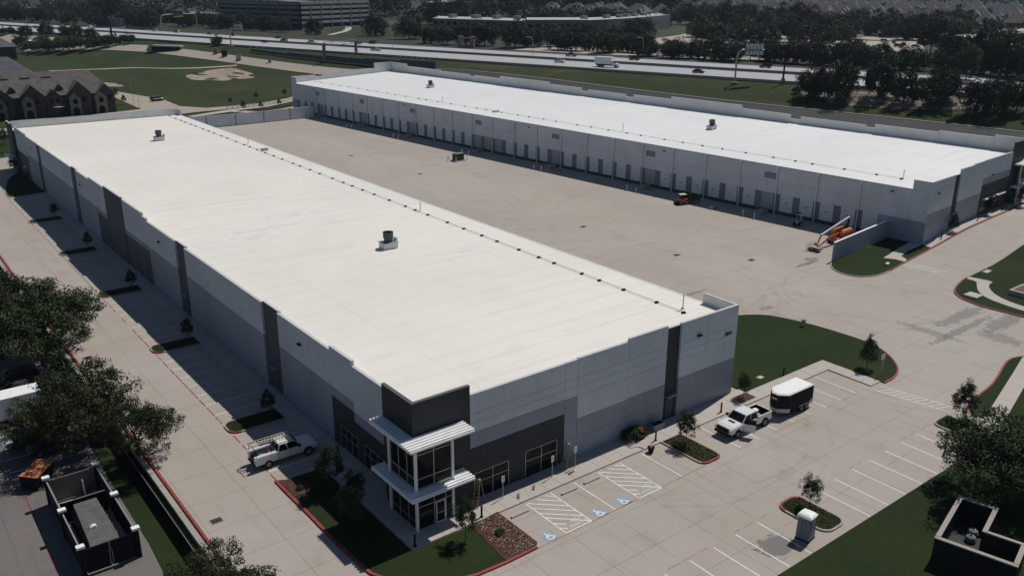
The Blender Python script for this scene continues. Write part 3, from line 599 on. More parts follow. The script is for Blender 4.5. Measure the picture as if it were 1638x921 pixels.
def wall_light(parent, face, plane, s, z):
    sg = -1 if face[0] == '-' else 1
    o = vbox(MB(), face, plane+sg*.28, s-.32, s+.32, z-.07, z+.07, .22).build('wall_light', 'black_metal', parent); vbox(MB(), face, plane+sg*.06, s-.07, s+.07, z-.05, z+.02, .07).build('bracket', 'black_metal', o)
def canopy(parent, x0, y0, x1, y1, z, along, ribs=5):
    """ribbed white metal deck on a frame; ribs run along the given axis"""
    c = MB().box(x0, y0, z, x1, y1, z+.05).build('canopy', 'white_metal', parent)
    for k in range(ribs):
        if along == 'x': y = y0+(y1-y0)*(k+.5)/ribs; MB().box(x0-.02, y-.1, z+.05, x1+.02, y+.1, z+.19).build('rib', 'white_metal', c)
        else: x = x0+(x1-x0)*(k+.5)/ribs; MB().box(x-.1, y0-.02, z+.05, x+.1, y1+.02, z+.19).build('rib', 'white_metal', c)
    for p in ((x0, y0, x1, y0+.1), (x0, y1-.1, x1, y1), (x0, y0+.1, x0+.1, y1-.1), (x1-.1, y0+.1, x1, y1-.1)): MB().box(p[0], p[1], z-.11, p[2], p[3], z-.002).build('edge_beam', 'white_metal', c)
def entrance(parent, x, y, zb=0.0, mir=1, zt=10.82):
    """dark corner tower at (x, y) with a two-storey glazed bay and two L-shaped ribbed canopies; mir=-1 mirrors it in x"""
    X = lambda a: x+mir*a
    def bx(a0, y0, z0, a1, y1, z1): return MB().box(X(a0), y+y0, zb+z0, X(a1), y+y1, zb+z1)
    tw = bx(0, -.05, 7.6, 5.5, .25, zt).build('tower_wall', DARK, parent); bx(0, .25, 7.6, .3, 4.65, zt).build('tower_return', DARK, tw)
    bx(-.02, -.07, zt, 5.52, .27, zt+.05).build('coping', 'panel_slate', tw); bx(-.02, .27, zt, .32, 4.67, zt+.05).build('coping', 'panel_slate', tw)
    bx(3.05, -.04, 0, 5.5, .26, 7.6).build('tower_base', DARK, parent); bx(.02, 3.05, 0, .32, 4.65, 7.6).build('tower_base', DARK, parent)
    for z0, z1, dr in ((0, 3.45, True), (3.75, 7.75, False)):
        g = bx(-.36, -.96, z0+.04, 3.0, -.90, z1).build('glazing', 'glass_dark', parent); gl = bx(-.36, -.90, z0+.04, -.30, 3.0, z1).build('glazing', 'glass_dark', parent)
        for a in ((-.3, 1.25, 2.35) if dr else (1.3,)): bx(a-.035, -1.0, z0, a+.035, -.88, z1).build('mullion', 'frame_metal', g)
        for z in ((.08, 2.15, 2.95) if dr else (z0+.1, z0+.95, z1-.9, z1-.05)): bx(-.3, -.995, z-.035, 2.95, -.885, z+.035).build('transom', 'frame_metal', g)
        for b in (.35, 1.65): bx(-.40, b-.035, z0, -.28, b+.035, z1).build('mullion', 'frame_metal', gl)
        for z in ((.08, .8, 2.95) if dr else (z0+.1, z0+.95, z1-.9)): bx(-.395, -.9, z-.035, -.285, 2.95, z+.035).build('transom', 'frame_metal', gl)
        if dr:
            d = bx(1.38, -1.03, .06, 2.28, -.97, 2.08).build('door', 'glass_dark', parent)
            for q in ((1.38, 1.46), (2.20, 2.28)): bx(q[0], -1.05, .06, q[1], -.96, 2.08).build('stile', 'white_metal', d)
            for q in ((.06, .2), (2.0, 2.08)): bx(1.46, -1.045, q[0], 2.2, -.965, q[1]).build('rail', 'white_metal', d)
            bx(1.5, -1.09, 1.0, 2.16, -1.05, 1.06).build('push_bar', 'galv', d)
    for a, b in ((-.42, -1.02), (3.04, -1.0), (-.42, 3.04)): bx(a-.11, b-.11, 0, a+.11, b+.11, 7.86).build('column', 'white_metal', parent, bevel=.015)
    for z in (3.5, 7.86):
        x0, x1 = sorted((X(-1.35), X(4.65))); canopy(parent, x0, y-1.95, x1, y-.07, zb+z, 'x')
        x0, x1 = sorted((X(-1.35), X(-.02))); canopy(parent, x0, y-.05, x1, y+4.6, zb+z, 'y', 4)
def roof_fan(x, y, z, label, rz=0, group=None):
    t = thing('roof_fan', label, 'roof fan', (x, y, z), rz, group)
    MB().box(-1.0, -.75, 0, 1.0, .75, .78).build('curb', 'parapet_membrane', t, bevel=.02); MB().box(-1.08, -.83, .78, 1.08, .83, .86).build('flashing', 'galv', t)
    MB().lathe([(.56, .86), (.56, 1.3), (.66, 1.34), (.66, 2.0), (.70, 2.04), (.70, 2.12), (.60, 2.12), (.58, 1.5), (0.01, 1.5)], 18).build('stack', 'panel_slate', t, smooth=False)
    MB().box(.85, -.2, .86, 1.2, .25, 1.25).build('damper_box', 'galv', t, bevel=.02); MB().box(1.0, -.05, 0, 1.1, .05, .9).build('conduit', 'galv', t)
def vent_pipe(x, y, z, label, hgt=1.3):
    t = thing('vent_pipe', label, 'vent pipe', (x, y, z)); MB().lathe([(.2, 0), (.2, .05), (.08, .14), (.06, .2), (.06, hgt), (.01, hgt)], 10).build('stack', 'galv', t); MB().lathe([(.01, hgt+.1), (.11, hgt+.1), (.11, hgt+.03), (.01, hgt)], 10).build('cap', 'galv', t)
def roof_line(pts, z, label, step=4.1):
    """gas pipe on dark support blocks"""
    t = thing('roof_pipe', label, 'pipe', (*pts[0], z(*pts[0]))); b0 = Vector((*pts[0], z(*pts[0])))
    P = [Vector((*p, z(*p)+.14))-b0 for p in pts]; MB().tube(P, .03).build('pipe', 'galv', t)
    L = (P[-1]-P[0]).length; n = int(L/step); r = random.Random(int(L)); me = MB().box(-.21, -.15, -.14, .21, .15, .03).mesh('support_block', 'black_metal')
    for k in range(n+1):
        q = P[0]+(P[-1]-P[0])*min(1, max(0, (k+r.uniform(-.22, .22))/n)); o = bpy.data.objects.new('support_block', me); COL.objects.link(o); o.parent = t; o.location = q; o.rotation_euler = (0, 0, r.uniform(-.3, .3))
L_, M_, D_, S_ = LIGHT, MID, DARK, SLATE
# --- near warehouse
WA = thing('warehouse', 'near grey warehouse with white roof and dark glazed corner entrance', 'building', (0, 0, 0))
MB().box(1.42, .32, 0, 39.3, 177.6, 8.95).build('inner_wall', 'panel_mid', WA)
MB().box(1.36, .26, 8.95, 39.72, 177.64, 9.1).build('roof', 'roof_membrane', WA)
f = '-y'
entrance(WA, 0, 0)
run(WA, f, 0, 5.52, 15.9, [(0, 5.02, D_), (5.02, 6.45, M_), (6.45, 7.35, L_), (7.35, 8.2, L_), (8.2, 9.95, L_)], 10.4)
run(WA, f, 0, 15.9, 17.4, [(0, 6.38, M_), (6.38, 7.35, L_), (7.35, 8.2, L_), (8.2, 9.97, L_)], 2)
run(WA, f, 0, 17.4, 23.8, [(0, 2.2, M_), (2.2, 4.05, M_), (4.05, 6.38, L_), (6.38, 7.35, L_), (7.35, 8.2, L_), (8.2, 10.05, L_)], 7)
run(WA, f, 0, 23.8, 29.05, [(0, 2.2, M_), (2.2, 4.15, M_), (4.15, 6.38, L_), (6.38, 7.35, L_), (7.35, 8.2, L_), (8.2, 10.35, L_)], 6)
slot(WA, f, 0, 29.05, 31.0, 0, 9.95, .22)
run(WA, f, 0, 31.0, 39.7, [(0, 4.25, M_), (4.25, 6.3, L_), (6.3, 7.1, L_), (7.1, 7.95, L_), (7.95, 10.17, L_)], 9)
window(WA, f, 0, 5.9, 9.5, .1, 2.55, (0, .53, 1), (0, .64, 1)); window(WA, f, 0, 11.4, 15.0, .1, 2.75, (0, .5, 1), (0, .62, 1))
wall_light(WA, f, 0, 33.6, 8.3)
text_part('2841', .62, DARK.name, WA, (38.35, -.03, 7.3), (R(90), 0, 0), ext=.03) if DARK.name in MATS else None
f = '-x'; X0 = 1.1
run(WA, f, X0, 4.66, 12.0, [(0, 3.9, D_), (3.9, 4.9, M_), (4.9, 9.42, L_)], 8)
run(WA, f, X0, 12.0, 16.4, [(0, 4.9, D_), (4.9, 5.85, M_), (5.85, 9.9, L_)], 8)
run(WA, f, X0, 16.4, 28.2, [(0, 5.85, M_), (5.85, 9.5, L_)], 6)
slot(WA, f, X0, 28.2, 32.3, 0, 9.55, .25, S_)
run(WA, f, X0, 32.3, 57.0, [(0, 5.8, M_), (5.8, 9.5, L_)], 8.2); slot(WA, f, X0, 57.0, 60.6, 0, 9.6, .25, S_)
run(WA, f, X0, 60.6, 73.0, [(0, 5.8, M_), (5.8, 9.62, L_)], 6.2); run(WA, f, X0, 73.0, 75.0, [(0, 5.1, S_), (5.1, 5.85, M_), (5.85, 9.95, L_)], 3)
run(WA, f, X0, 75.0, 85.2, [(0, 5.1, S_), (5.1, 5.85, M_), (5.85, 10.4, L_)], 5.1); run(WA, f, X0-.1, 85.2, 95.2, [(0, 10.7, S_)], 10.1)
run(WA, f, X0, 95.2, 101.9, [(0, 5.1, S_), (5.1, 5.9, M_), (5.9, 10.3, L_)], 6.7); run(WA, f, X0, 101.9, 105.5, [(0, 5.9, M_), (5.9, 10.3, L_)], 4)
run(WA, f, X0, 105.5, 114.8, [(0, 5.9, M_), (5.9, 9.95, L_)], 5); slot(WA, f, X0, 114.8, 118.4, 0, 10.0, .25, S_)
run(WA, f, X0, 118.4, 145.4, [(0, 5.9, M_), (5.9, 9.9, L_)], 9); slot(WA, f, X0, 145.4, 148.8, 0, 9.6, .25, S_)
run(WA, f, X0, 148.8, 160, [(0, 5.9, M_), (5.9, 9.9, L_)], 6); run(WA, f, X0, 160, 172.3, [(0, 5.2, S_), (5.2, 10.2, L_)], 8); run(WA, f, X0-.6, 172.3, 178.2, [(0, 10.95, S_)], 6)
window(WA, f, X0, 6.6, 10.3, .1, 2.35, (0, .36, .7, 1), (0, .62, 1)); window(WA, f, X0, 11.5, 14.8, .1, 2.4, (0, .36, .7, 1), (0, .62, 1)); window(WA, f, X0, 161, 167.5, .1, 2.4, (0, .33, .66, 1), (0, .62, 1))
for y in (22.8, 67.5, 111.8, 155.0): wall_light(WA, f, X0, y, 7.9)
canopy(WA, -.9, 172.6, .46, 178, 3.4, 'y', 5)
f = '+x'
MB().box(39.42, 4.6, 9.1, 39.735, 177.6, 9.118).build('gutter_edge', 'parapet_membrane', WA)
for k in range(21): panel(WA, f, 39.7, 4.55+k*8.04, 4.55+(k+1)*8.04, 0, 9.08, L_ if k % 3 else S_)
run(WA, f, 39.72, .28, 4.55, [(0, 4.25, M_), (4.25, 10.17, L_)], 9); MB().box(39.33, .3, 9.1, 39.43, 4.5, 10.1).build('parapet_lining', 'parapet_membrane', WA)
for k in range(5): panel(WA, '+y', 178.2, 1.4+k*7.66, 1.4+(k+1)*7.66, 0, 10.6 if k else 10.75, L_); 
MB().box(1.5, 177.8, 9.1, 39.4, 177.9, 10.55).build('parapet_lining', 'parapet_membrane', WA); vbox(MB(), '+y', 178.23, 1.4, 39.72, 10.6, 10.66, .34).build('coping', 'coping', WA)
MB().box(39.4, 176.2, 9.1, 39.7, 177.9, 10.6).build('parapet_return', L_, WA)
for k in range(4): MB().box(1.40, 17+k*38, 9.1, 1.47, 17+k*38+37, 9.38).build('parapet_lining', 'parapet_membrane', WA)
rz_a = lambda x, y: 9.1
roof_fan(22.75, 42.8, 9.1, 'dark round roof fan on a white curb nearest the entrance', R(-4)); roof_fan(23.8, 141.9, 9.1, 'dark roof fan near the far end of the near warehouse roof', R(-4))
roof_line([(36.7, 176.0), (36.0, 100), (35.4, 3.7)], rz_a, 'thin pipe on dark blocks along the near warehouse roof'); 
vent_pipe(37.4, 126.4, 9.1, 'thin vent pipe far along the near warehouse roof'); vent_pipe(36.2, 56.6, 9.1, 'thin vent pipe beside the pipe run mid near roof'); vent_pipe(36.3, 4.6, 9.1, 'bent vent pipe in the front right roof corner', 1.5)
rh = thing('roof_hatch', 'small grey roof hatch beside the pipe run on the near roof', 'hatch', (37.3, 117.6, 9.1)); MB().box(-.6, -.5, 0, .6, .5, .3).build('curb', 'galv', rh); MB().box(-.66, -.56, .3, .66, .56, .38).build('lid', 'louver_grey', rh)
for i, (x, y, w, l) in enumerate(((9, 58, 12, 2.2), (14, 61.5, 9, 1.6), (21, 66, 10, 1.8), (30, 36.0, 2.4, 1.6), (12, 73.0, 18, .35), (17, 79, 26, .3))):
    MB().box(-w/2, -l/2, 0, w/2, l/2, .012).build('roof_patch', 'roof_patch', WA, (x, y, 9.1), R(-1.5*i+2))
for k in range(12):
    y = 14.5+k*3.05*1.5; MB().box(1.6, y, 9.1, 1.6+rnd.uniform(4, 8), y+.13, 9.108).build('membrane_seam', 'white_metal', WA)
# --- far warehouse (local x runs away from the truck court, local y along it)
WB = thing('warehouse', 'far grey warehouse with dock doors facing the truck court', 'building', (BX, BY, 0), BT)
BL = 212.6; BD = 40.5
MB().box(.35, .3, 0, BD-.1, BL-.3, 8.9).build('inner_wall', 'panel_mid', WB)
zr = lambda a: 9.22+a/BD*1.5
MB().prism([(.0, 9.1), (BD-.05, zr(BD)-.1), (BD-.05, zr(BD)), (.0, zr(0))], 'y', .32, BL-.28).build('roof', 'roof_membrane_cool', WB)
f = '-x'; PB = [11.86+8.18*k for k in range(23)]; edges = [.02, 3.0]+PB+[199.9, BL-3.2, BL]
for a, b in zip(edges[:-1], edges[1:]):
    end = a < 2 or b > BL-.1
    if a < 2: run(WB, f, 0, a, b, [(0, 4.0, M_), (4.0, 7.4, L_), (7.4, 10.85, L_)], 9)
    elif b > BL-.1: run(WB, f, 0, a, b, [(0, 4.0, M_), (4.0, 11.2, L_)], 9)
    else:
        panel(WB, f, 0, a, b, 4.0, 6.2, L_); panel(WB, f, 0, a, b, 6.2, 9.2, L_)
MB().box(-.06, 3.0, 9.19, .16, BL-3.2, 9.3).build('gutter_edge', 'coping', WB)
panel(WB, f, 0, 3.0, 8.2, 0, 4.0, M_)
bk = lambda k: 3.53+4.09*k
wide = {6, 13, 20, 25, 26, 27, 34, 40, 46}
for k in range(1, 50):
    a, b = bk(k), bk(k+1)
    if a > 8: panel(WB, f, 0, a-.69, a+.69, .8, 4.0, 'pier_grey', name='pier_panel')
    if k in wide: panel(WB, f, .03, a+.69, b-.69, .8, 4.0, 'infill_grey', name='infill_panel'); continue
    if a < 7: continue
    d = panel(WB, f, .08, a+.69, b-.69, .8, 4.0, 'door_white', .06, 'dock_door', 0)
    for j in range(4): vbox(MB(), f, .072, a+.70, b-.70, 1.42+j*.62, 1.445+j*.62, .03).build('section_joint', 'louver_grey', d)
    vbox(MB(), f, .06, (a+b)/2-.25, (a+b)/2+.25, 2.42, 2.56, .03).build('vision_panel', 'glass_dark', d)
    bo = vbox(MB(), f, -.12, a+.82, a+1.0, .52, .78, .12).build('dock_bumper', 'rubber', WB)
panel(WB, f, 0, 8.2, BL-3.2, 0, .8, 'dock_base', .28, 'dock_base'); panel(WB, f, 0, 8.2, bk(2)-.69, .8, 4.0, L_)
for i, b in enumerate(PB):
    p = MB().box(-.24, b-.09, .12, -.06, b+.09, 9.1).build('downpipe', 'downpipe_paint', WB); MB().box(-.30, b-.2, 8.75, -.02, b+.2, 9.12).build('hopper', 'downpipe_paint', p)
for b in (29.9, 58.9, 87.5, 115.6, 144.2, 170.0, 196):
    lv = vbox(MB(), f, -.03, b-1.25, b+1.25, 6.7, 7.85, .05).build('louver', 'louver_grey', WB)
    for j in range(6): vbox(MB(), f, -.05, b-1.2, b+1.2, 6.80+j*.17, 6.84+j*.17, .02).build('blade', 'panel_mid', lv)
for b in (6.3, 55.2, 96.4, 147.9, 198): wall_light(WB, f, 0, b, 8.35)
f = '-y'
run(WB, f, 0, 0, 9.6, [(0, 3.3, M_), (3.3, 5.4, M_), (5.4, 7.4, L_), (7.4, 9.2, L_), (9.2, 10.78, L_)], 10)
slot(WB, f, 0, 9.6, 11.7, 1.2, 10.6, .22); run(WB, f, 0, 11.7, 17.5, [(0, 5.7, M_), (5.7, 8.4, L_), (8.4, 11.5, L_)], 7)
run(WB, f, 0, 17.5, 22.1, [(0, 5.75, M_), (5.75, 8.4, L_), (8.4, 11.65, L_)], 7); run(WB, f, 0, 22.1, 35.2, [(0, 7.1, D_), (7.1, 8.4, M_), (8.4, 11.7, L_)], 14)
window(WB, f, 0, 23.2, 26.8, 1.4, 4.2, (0, .5, 1), (0, .62, 1)); window(WB, f, 0, 28.6, 32.2, 1.4, 4.2, (0, .5, 1), (0, .62, 1)); MB().box(23, -.9, 4.45, 27, -.04, 4.55).build('shade_blade', 'white_metal', WB); MB().box(28.4, -.9, 4.45, 32.4, -.04, 4.55).build('shade_blade', 'white_metal', WB)
for a in (3.2, 26): wall_light(WB, f, 0, a, 8.6)
entrance(WB, 40.9, 0, 1.3, -1, 12.1)
f = '+x'
bt = [(0, 5.7, 13.55), (5.7, 16.5, 13.05), (16.5, 30.2, 12.75), (30.2, 32.2, 11.95), (32.2, 48, 12.4), (48, 50.6, 11.7), (50.6, 64, 12.65), (64, 85.6, 13.4), (85.6, 98.4, 12.75), (98.4, 101.1, 12.0), (101.1, 115.2, 12.6), (115.2, 117.7, 12.05), (117.7, 131, 12.85), (131, 153, 13.4), (153, 165.7, 12.7), (165.7, 168, 12.35), (168, 183.5, 12.75), (183.5, 203, 13.0), (203, BL, 13.75)]
for a, b, z in bt:
    n = max(1, round((b-a)/11))
    for k in range(n): panel(WB, f, BD+.3, a+(b-a)*k/n, a+(b-a)*(k+1)/n, 1, z, 'parapet_membrane', .28)
    MB().box(BD-.02, a, z-.02, BD+.34, b, z+.05).build('coping', 'coping', WB)
for a, b, z in ((.3, 9.1, 11.25), (9.1, 11.6, 10.75), (11.6, 20, 11.8), (20, 33, 12.1), (33, BD+.3, 13.85)):
    panel(WB, '+y', BL, a, b, 1, z, 'parapet_membrane', .28); MB().box(a, BL-.32, z-.02, b, BL+.04, z+.05).build('coping', 'coping', WB)
def wz(b_, a): x, y = Bw(a, b_); return (x, y, zr(a))
for a, b, l in ((23.0, 166.2, 'dark roof fan toward the far left of the far warehouse'), (22.5, 59.7, 'dark roof fan on the right half of the far warehouse')): p = wz(b, a); roof_fan(*p, l, BT)
roof_line([Bw(6.9, 209), Bw(5.5, 7.6)], lambda x, y: 9.45, 'thin pipe on dark blocks along the far warehouse roof', 5.2)
for a, b, l in ((8.3, 208, 'vent pipe at the far corner of the far roof'), (7.1, 139.6, 'vent pipe beside the pipe run on the far roof'), (7.9, 73.6, 'thin vent pipe mid far warehouse roof'), (5.9, 7.4, 'bent vent pipe at the near end of the far roof')): vent_pipe(*wz(b, a), l, 1.5)
rh = thing('roof_hatch', 'small pale roof hatch on the far warehouse', 'hatch', wz(115.6, 6.0)); MB().box(-.8, -.5, 0, .8, .5, .35).build('curb', 'parapet_membrane', rh); MB().box(-.86, -.56, .35, .86, .56, .42).build('lid', 'coping', rh)
# dock stairs with bollards in front of every grey infill
def stairs(b, label):
    x, y = Bw(-.32, b); t = thing('dock_stair', label, 'stairs', (x, y, 0), BT, 'concrete dock stairs along the far warehouse')
    MB().box(-1.4, -.7, 0, 0, .7, .8).build('landing', 'kerb_concrete', t)
    for k in range(4): MB().box(-2.6+k*.3, -.7, 0, -1.4, .7, .2*(k+1)-.05).build('step', 'kerb_concrete', t)
    for s in (-.66, .66):
        r = MB().tube([(-2.6, s, .95), (-1.4, s, 1.75), (0, s, 1.75)], .025).build('handrail', 'galv', t); MB().box(-2.62, s-.02, 0, -2.58, s+.02, .95).build('post', 'galv', r); MB().box(-1.42, s-.02, .8, -1.38, s+.02, 1.75).build('post', 'galv', r)
SB = [30.1, 58.8, 87.4, 114, 144.5, 168.5, 193.5]
SN = ['dock stair nearest the white forklift', 'second dock stair from the front end of the far warehouse', 'third dock stair from the front end of the far warehouse', 'dock stair opposite the green transformer', 'fifth dock stair along the far warehouse', 'sixth dock stair along the far warehouse', 'last dock stair before the far screen wall']
for b, l in zip(SB, SN): stairs(b, l)
def bollard_mesh(): 
    return MB().lathe([(.085, 0), (.085, .95), (.06, 1.03), (.005, 1.06)], 10).mesh('bollard', 'downpipe_paint', True)
BM_ = bollard_mesh()
def bollard(x, y, label, group='pale steel bollards in the truck court', z=0):
    o = bpy.data.objects.new('bollard', BM_); COL.objects.link(o); o.location = (x, y, H(x, y)); o.scale = (1, 1, 1.15); return tag(o, label, 'bollard', group)
for b, l in zip(SB, SN):
    for s, sd in ((-1.3, 'right'), (1.2, 'left')): bollard(*Bw(-5.9, b+s), sd+' pale bollard before the '+l.replace(' along the far warehouse', '').replace(' of the far warehouse', ''))
for (x, y), l in zip(((86.4, 124.8), (87.6, 126.2), (87.4, 122.6), (90.4, 126.0), (90.9, 122.9), (89.4, 122.0)), ('leftmost of the ring', 'left rear of the ring', 'left front of the ring', 'right rear of the ring', 'rightmost of the ring', 'front middle of the ring')): bollard(x, y, 'pale bollard round the green transformer, '+l)
# screen walls closing the court
sw = thing('screen_wall', 'grey panel screen wall closing the far end of the truck court', 'wall', (40, 209.0, 0))
pts = [(0, 0), (8, .2), (17, .3), (26, .5), (35, .9), (44, 1.6), (52.5, 2.4)]
for (x0, y0), (x1, y1) in zip(pts[:-1], pts[1:]):
    MB().bar((x0+.04, y0, 1.75), (x1-.04, y1, 1.75), .25, 3.5).build('wall_panel', LIGHT, sw); MB().box(x1-.2, y1-.24, 0, x1+.2, y1+.24, 3.62).build('pilaster', MID, sw)
sw = thing('screen_wall', 'grey screen wall beside the boom lift at the far warehouse corner', 'wall', (90.3, 20.85, 0))
for k in range(3):
    a = Vector((k*6.4, k*.78)); b = Vector((k*6.4+6.36, (k+1)*.78-.005)); MB().bar((a.x, a.y, 1.55), (b.x, b.y, 1.55), .3, 3.1).build('wall_panel', MID if k < 9 else LIGHT, sw); MB().bar((a.x, a.y, 3.13), (b.x, b.y, 3.13), .38, .06).build('coping', 'white_metal', sw)
# ---------------------------------------------------------------- trees
def leaf_mesh(name, centers, radii, per, leaf, m, seed, up=0.35, squash=0.8):
    """quads scattered in clumps: centers (n,3), radii (n,)"""
    g = np.random.default_rng(seed); n = len(centers)*per
    c = np.repeat(centers, per, 0); r = np.repeat(radii, per)
    d = g.normal(size=(n, 3)); d /= np.linalg.norm(d, axis=1, keepdims=True)
    rad = r*(0.45+0.62*g.random(n)**0.6); off = d*rad[:, None]; off[:, 2] *= squash
    p = c+off
    nrm = d*0.75+g.normal(size=(n, 3))*0.65+np.array([0, 0, up]); nrm /= np.linalg.norm(nrm, axis=1, keepdims=True)
    a = np.cross(nrm, g.normal(size=(n, 3))); a /= np.linalg.norm(a, axis=1, keepdims=True)+1e-9; b = np.cross(nrm, a)
    s = leaf*(0.6+0.8*g.random(n))[:, None]; a = a*s; b = b*s*0.55
    v = np.stack([p-a, p+b*0.9, p+a, p-b], 1).reshape(-1, 3)
    me = bpy.data.meshes.new(name); me.vertices.add(4*n); me.vertices.foreach_set('co', v.ravel().astype(np.float32))
    me.loops.add(4*n); me.loops.foreach_set('vertex_index', np.arange(4*n, dtype=np.int32)); me.polygons.add(n)
    me.polygons.foreach_set('loop_start', np.arange(0, 4*n, 4, dtype=np.int32)); me.polygons.foreach_set('loop_total', np.full(n, 4, dtype=np.int32))
    me.materials.append(MATS[m]); me.update(); me.validate(); return me
def crown_pts(seed, n, rx, rz, cz, lump=0.28, inner=0.35, low=-0.55, cone=0.0):
    g = np.random.default_rng(seed); P = []
    ph = g.random((5, 3))*6.28
    while len(P) < n:
        d = g.normal(size=3); d /= np.linalg.norm(d)
        if d[2] < low: continue
        az = math.atan2(d[1], d[0]); q = 1+lump*(math.sin(2*az+ph[0, 0])*.35+math.sin(3*az+ph[1, 0]+2*d[2])*.35+math.sin(5*az+ph[2, 0]+4*d[2])*.25)
        r = (inner+(1-inner)*g.random()**0.45)*q; w = 1-cone*max(0, d[2]*r)
        P.append((d[0]*r*rx*w, d[1]*r*rx*w, cz+d[2]*r*rz))
    return np.array(P)
def limb_mesh(name, seed, th, r0, crown, n):
    g = random.Random(seed); mb = MB(); top = Vector((g.uniform(-.1, .1)*th*.3, g.uniform(-.1, .1)*th*.3, th)); prof = [Vector((0, 0, -.15)), Vector((0, 0, th*.4))+top*.05, top]
    mb.cyl(prof[0], prof[1], r0*1.25, r0, 8); mb.cyl(prof[1], prof[2], r0, r0*.75, 8)
    for k in range(n):
        c = Vector(crown[g.randrange(len(crown))]); mid = top.lerp(c, .5)+Vector((0, 0, -.12*c.length*.3)); mb.cyl(top, mid, r0*.55, r0*.32, 6); mb.cyl(mid, c, r0*.32, r0*.1, 5)
    return mb.mesh(name, 'bark')
TREE = {}
def tree_kind(key, var, n, per, rx, rz, cz, th, r0, leaf, m, clump, limbs=7, **kw):
    L = []
    for s in range(var):
        sd = sum(map(ord, key))*10+s; P = crown_pts(sd, n, rx, rz, cz, **kw); g = np.random.default_rng(sd+5)
        rad = clump*(0.6+0.8*g.random(len(P)))
        L.append((leaf_mesh('crown', P, rad, per, leaf, m, sd+9), limb_mesh('trunk', sd, th, r0, P, limbs)))
    TREE[key] = L
tree_kind('big', 3, 300, 105, 1.0, .72, .90, .5, .045, .022, 'leaf_oak', .14, 9, lump=.55)      # unit crown radius
tree_kind('oak', 5, 130, 56, 1.0, .80, .86, .4, .05, .055, 'leaf_far', .24, 6, lump=.55, low=-.8)
tree_kind('tall', 3, 130, 56, .85, 1.25, 1.3, .45, .05, .055, 'leaf_far', .24, 6, lump=.55, low=-.8)
tree_kind('young', 4, 130, 50, 1.0, 1.45, 2.1, 1.1, .035, .05, 'leaf_young', .24, 7, lump=.45, cone=.35)
tree_kind('cone', 3, 130, 50, 1.0, 2.0, 2.25, .6, .05, .06, 'leaf_young', .26, 5, lump=.35, cone=.65)
tree_kind('bush', 4, 90, 40, 1.0, .75, .62, .3, .03, .075, 'leaf_shrub', .28, 4, lump=.5, low=-.3)
def tree(key, x, y, r, label, cat='tree', name='tree', group=None, zs=1.0, i=None, z=None):
    L = TREE[key]; cr, tr = L[(i if i is not None else rnd.randrange(99)) % len(L)]
    t = thing(name, label, cat, (x, y, (H(x, y) if z is None else z)), rnd.uniform(0, 6.28), group); t.scale = (r, r, r*zs)
    for nm, me in (('crown', cr), ('trunk' if cat == 'tree' else 'stem', tr)):
        o = bpy.data.objects.new(nm, me); COL.objects.link(o); o.parent = t
    return t
# big shade trees in the lower lot and at the right edge
tree('big', -17.0, 55.5, 6.7, 'large dark oak crown overhanging the left drive, farthest back', name='oak_tree', i=0, zs=.9)
tree('big', -20.6, 60.5, 6.0, 'dark oak partly behind the largest crown at the left edge', name='oak_tree', i=1)
tree('big', -18.0, 32.0, 4.9, 'dark oak reaching over the parked black car', name='oak_tree', i=1)
tree('big', -14.7, 24.6, 3.4, 'smaller bright tipped oak overhanging the red kerb above the bin enclosure', name='oak_tree', i=2)
tree('big', -20.6, 34.6, 3.1, 'low dark oak over the black parked vehicles', name='oak_tree', i=2, zs=.9)
tree('big', -16.5, -0.9, 3.7, 'oak crown cut by the bottom edge beside the left red kerb', name='oak_tree', i=0, zs=.88)
tree('big', 41.4, -27.2, 5.0, 'large dark oak above the walled bin yard at the right edge', name='oak_tree', i=1, zs=.88)
tree('big', 46.0, -31.0, 4.8, 'second dark oak at the right edge behind the bin yard', name='oak_tree', i=2, zs=.88)
# young trees on the islands and lawns
yl = ['young tree on the left island nearest the service truck', 'young tree on the second left island', 'young tree on the third left island', 'young tree on the fourth left island', 'young tree on the fifth left island']
for y, l in zip(ISL, yl): tree('young', -1.9, y+.3, .78, l, name='young_tree', zs=1.05)
tree('young', -.4, 172.0, 1.0, 'young tree on the rounded island at the far left'); tree('young', -3.2, 8.6, 1.25, 'shaded small tree on the corner lawn left of the glazing', name='young_tree'); tree('young', -4.4, 2.8, 1.0, 'dark small tree lost in shade on the corner lawn', name='young_tree'); tree('young', -2.6, 5.4, .9, 'dark shrub sized tree against the shaded left walk', name='young_tree')
tree('young', 1.9, -4.4, .92, 'young tree on the lawn in front of the entrance door', name='young_tree', zs=1.25)
tree('young', 28.0-.6, -4.6, .95, 'young leafy tree on the island left of the white pickup', name='young_tree', zs=1.05); tree('young', 39.8, -1.6, .72, 'thin young tree in the square planter behind the pickup', name='young_tree', zs=1.15)
tree('young', 27.6, -18.1, .85, 'young tree on the island beside the portable toilet', name='young_tree')
tree('cone', 57.3, -5.3, .95, 'upright holly tree on the tip of the rounded lawn', name='upright_tree', zs=1.0); tree('cone', 53.6, -18.2, 1.15, 'upright dark tree on the island beside the right crosswalk', name='upright_tree', zs=.9)
tree('cone', *Bw(9.0, -1.2), .8, 'small tree against the end wall of the far warehouse', name='upright_tree'); tree('cone', *Bw(24.5, -1.1), .9, 'small tree before the windows of the far warehouse', name='upright_tree'); tree('cone', *Bw(33.0, -1.2), .9, 'upright tree beside the far warehouse entrance', name='upright_tree'); tree('cone', *Bw(36.5, -2.6), 1.0, 'upright tree at the right edge by the far entrance', name='upright_tree')
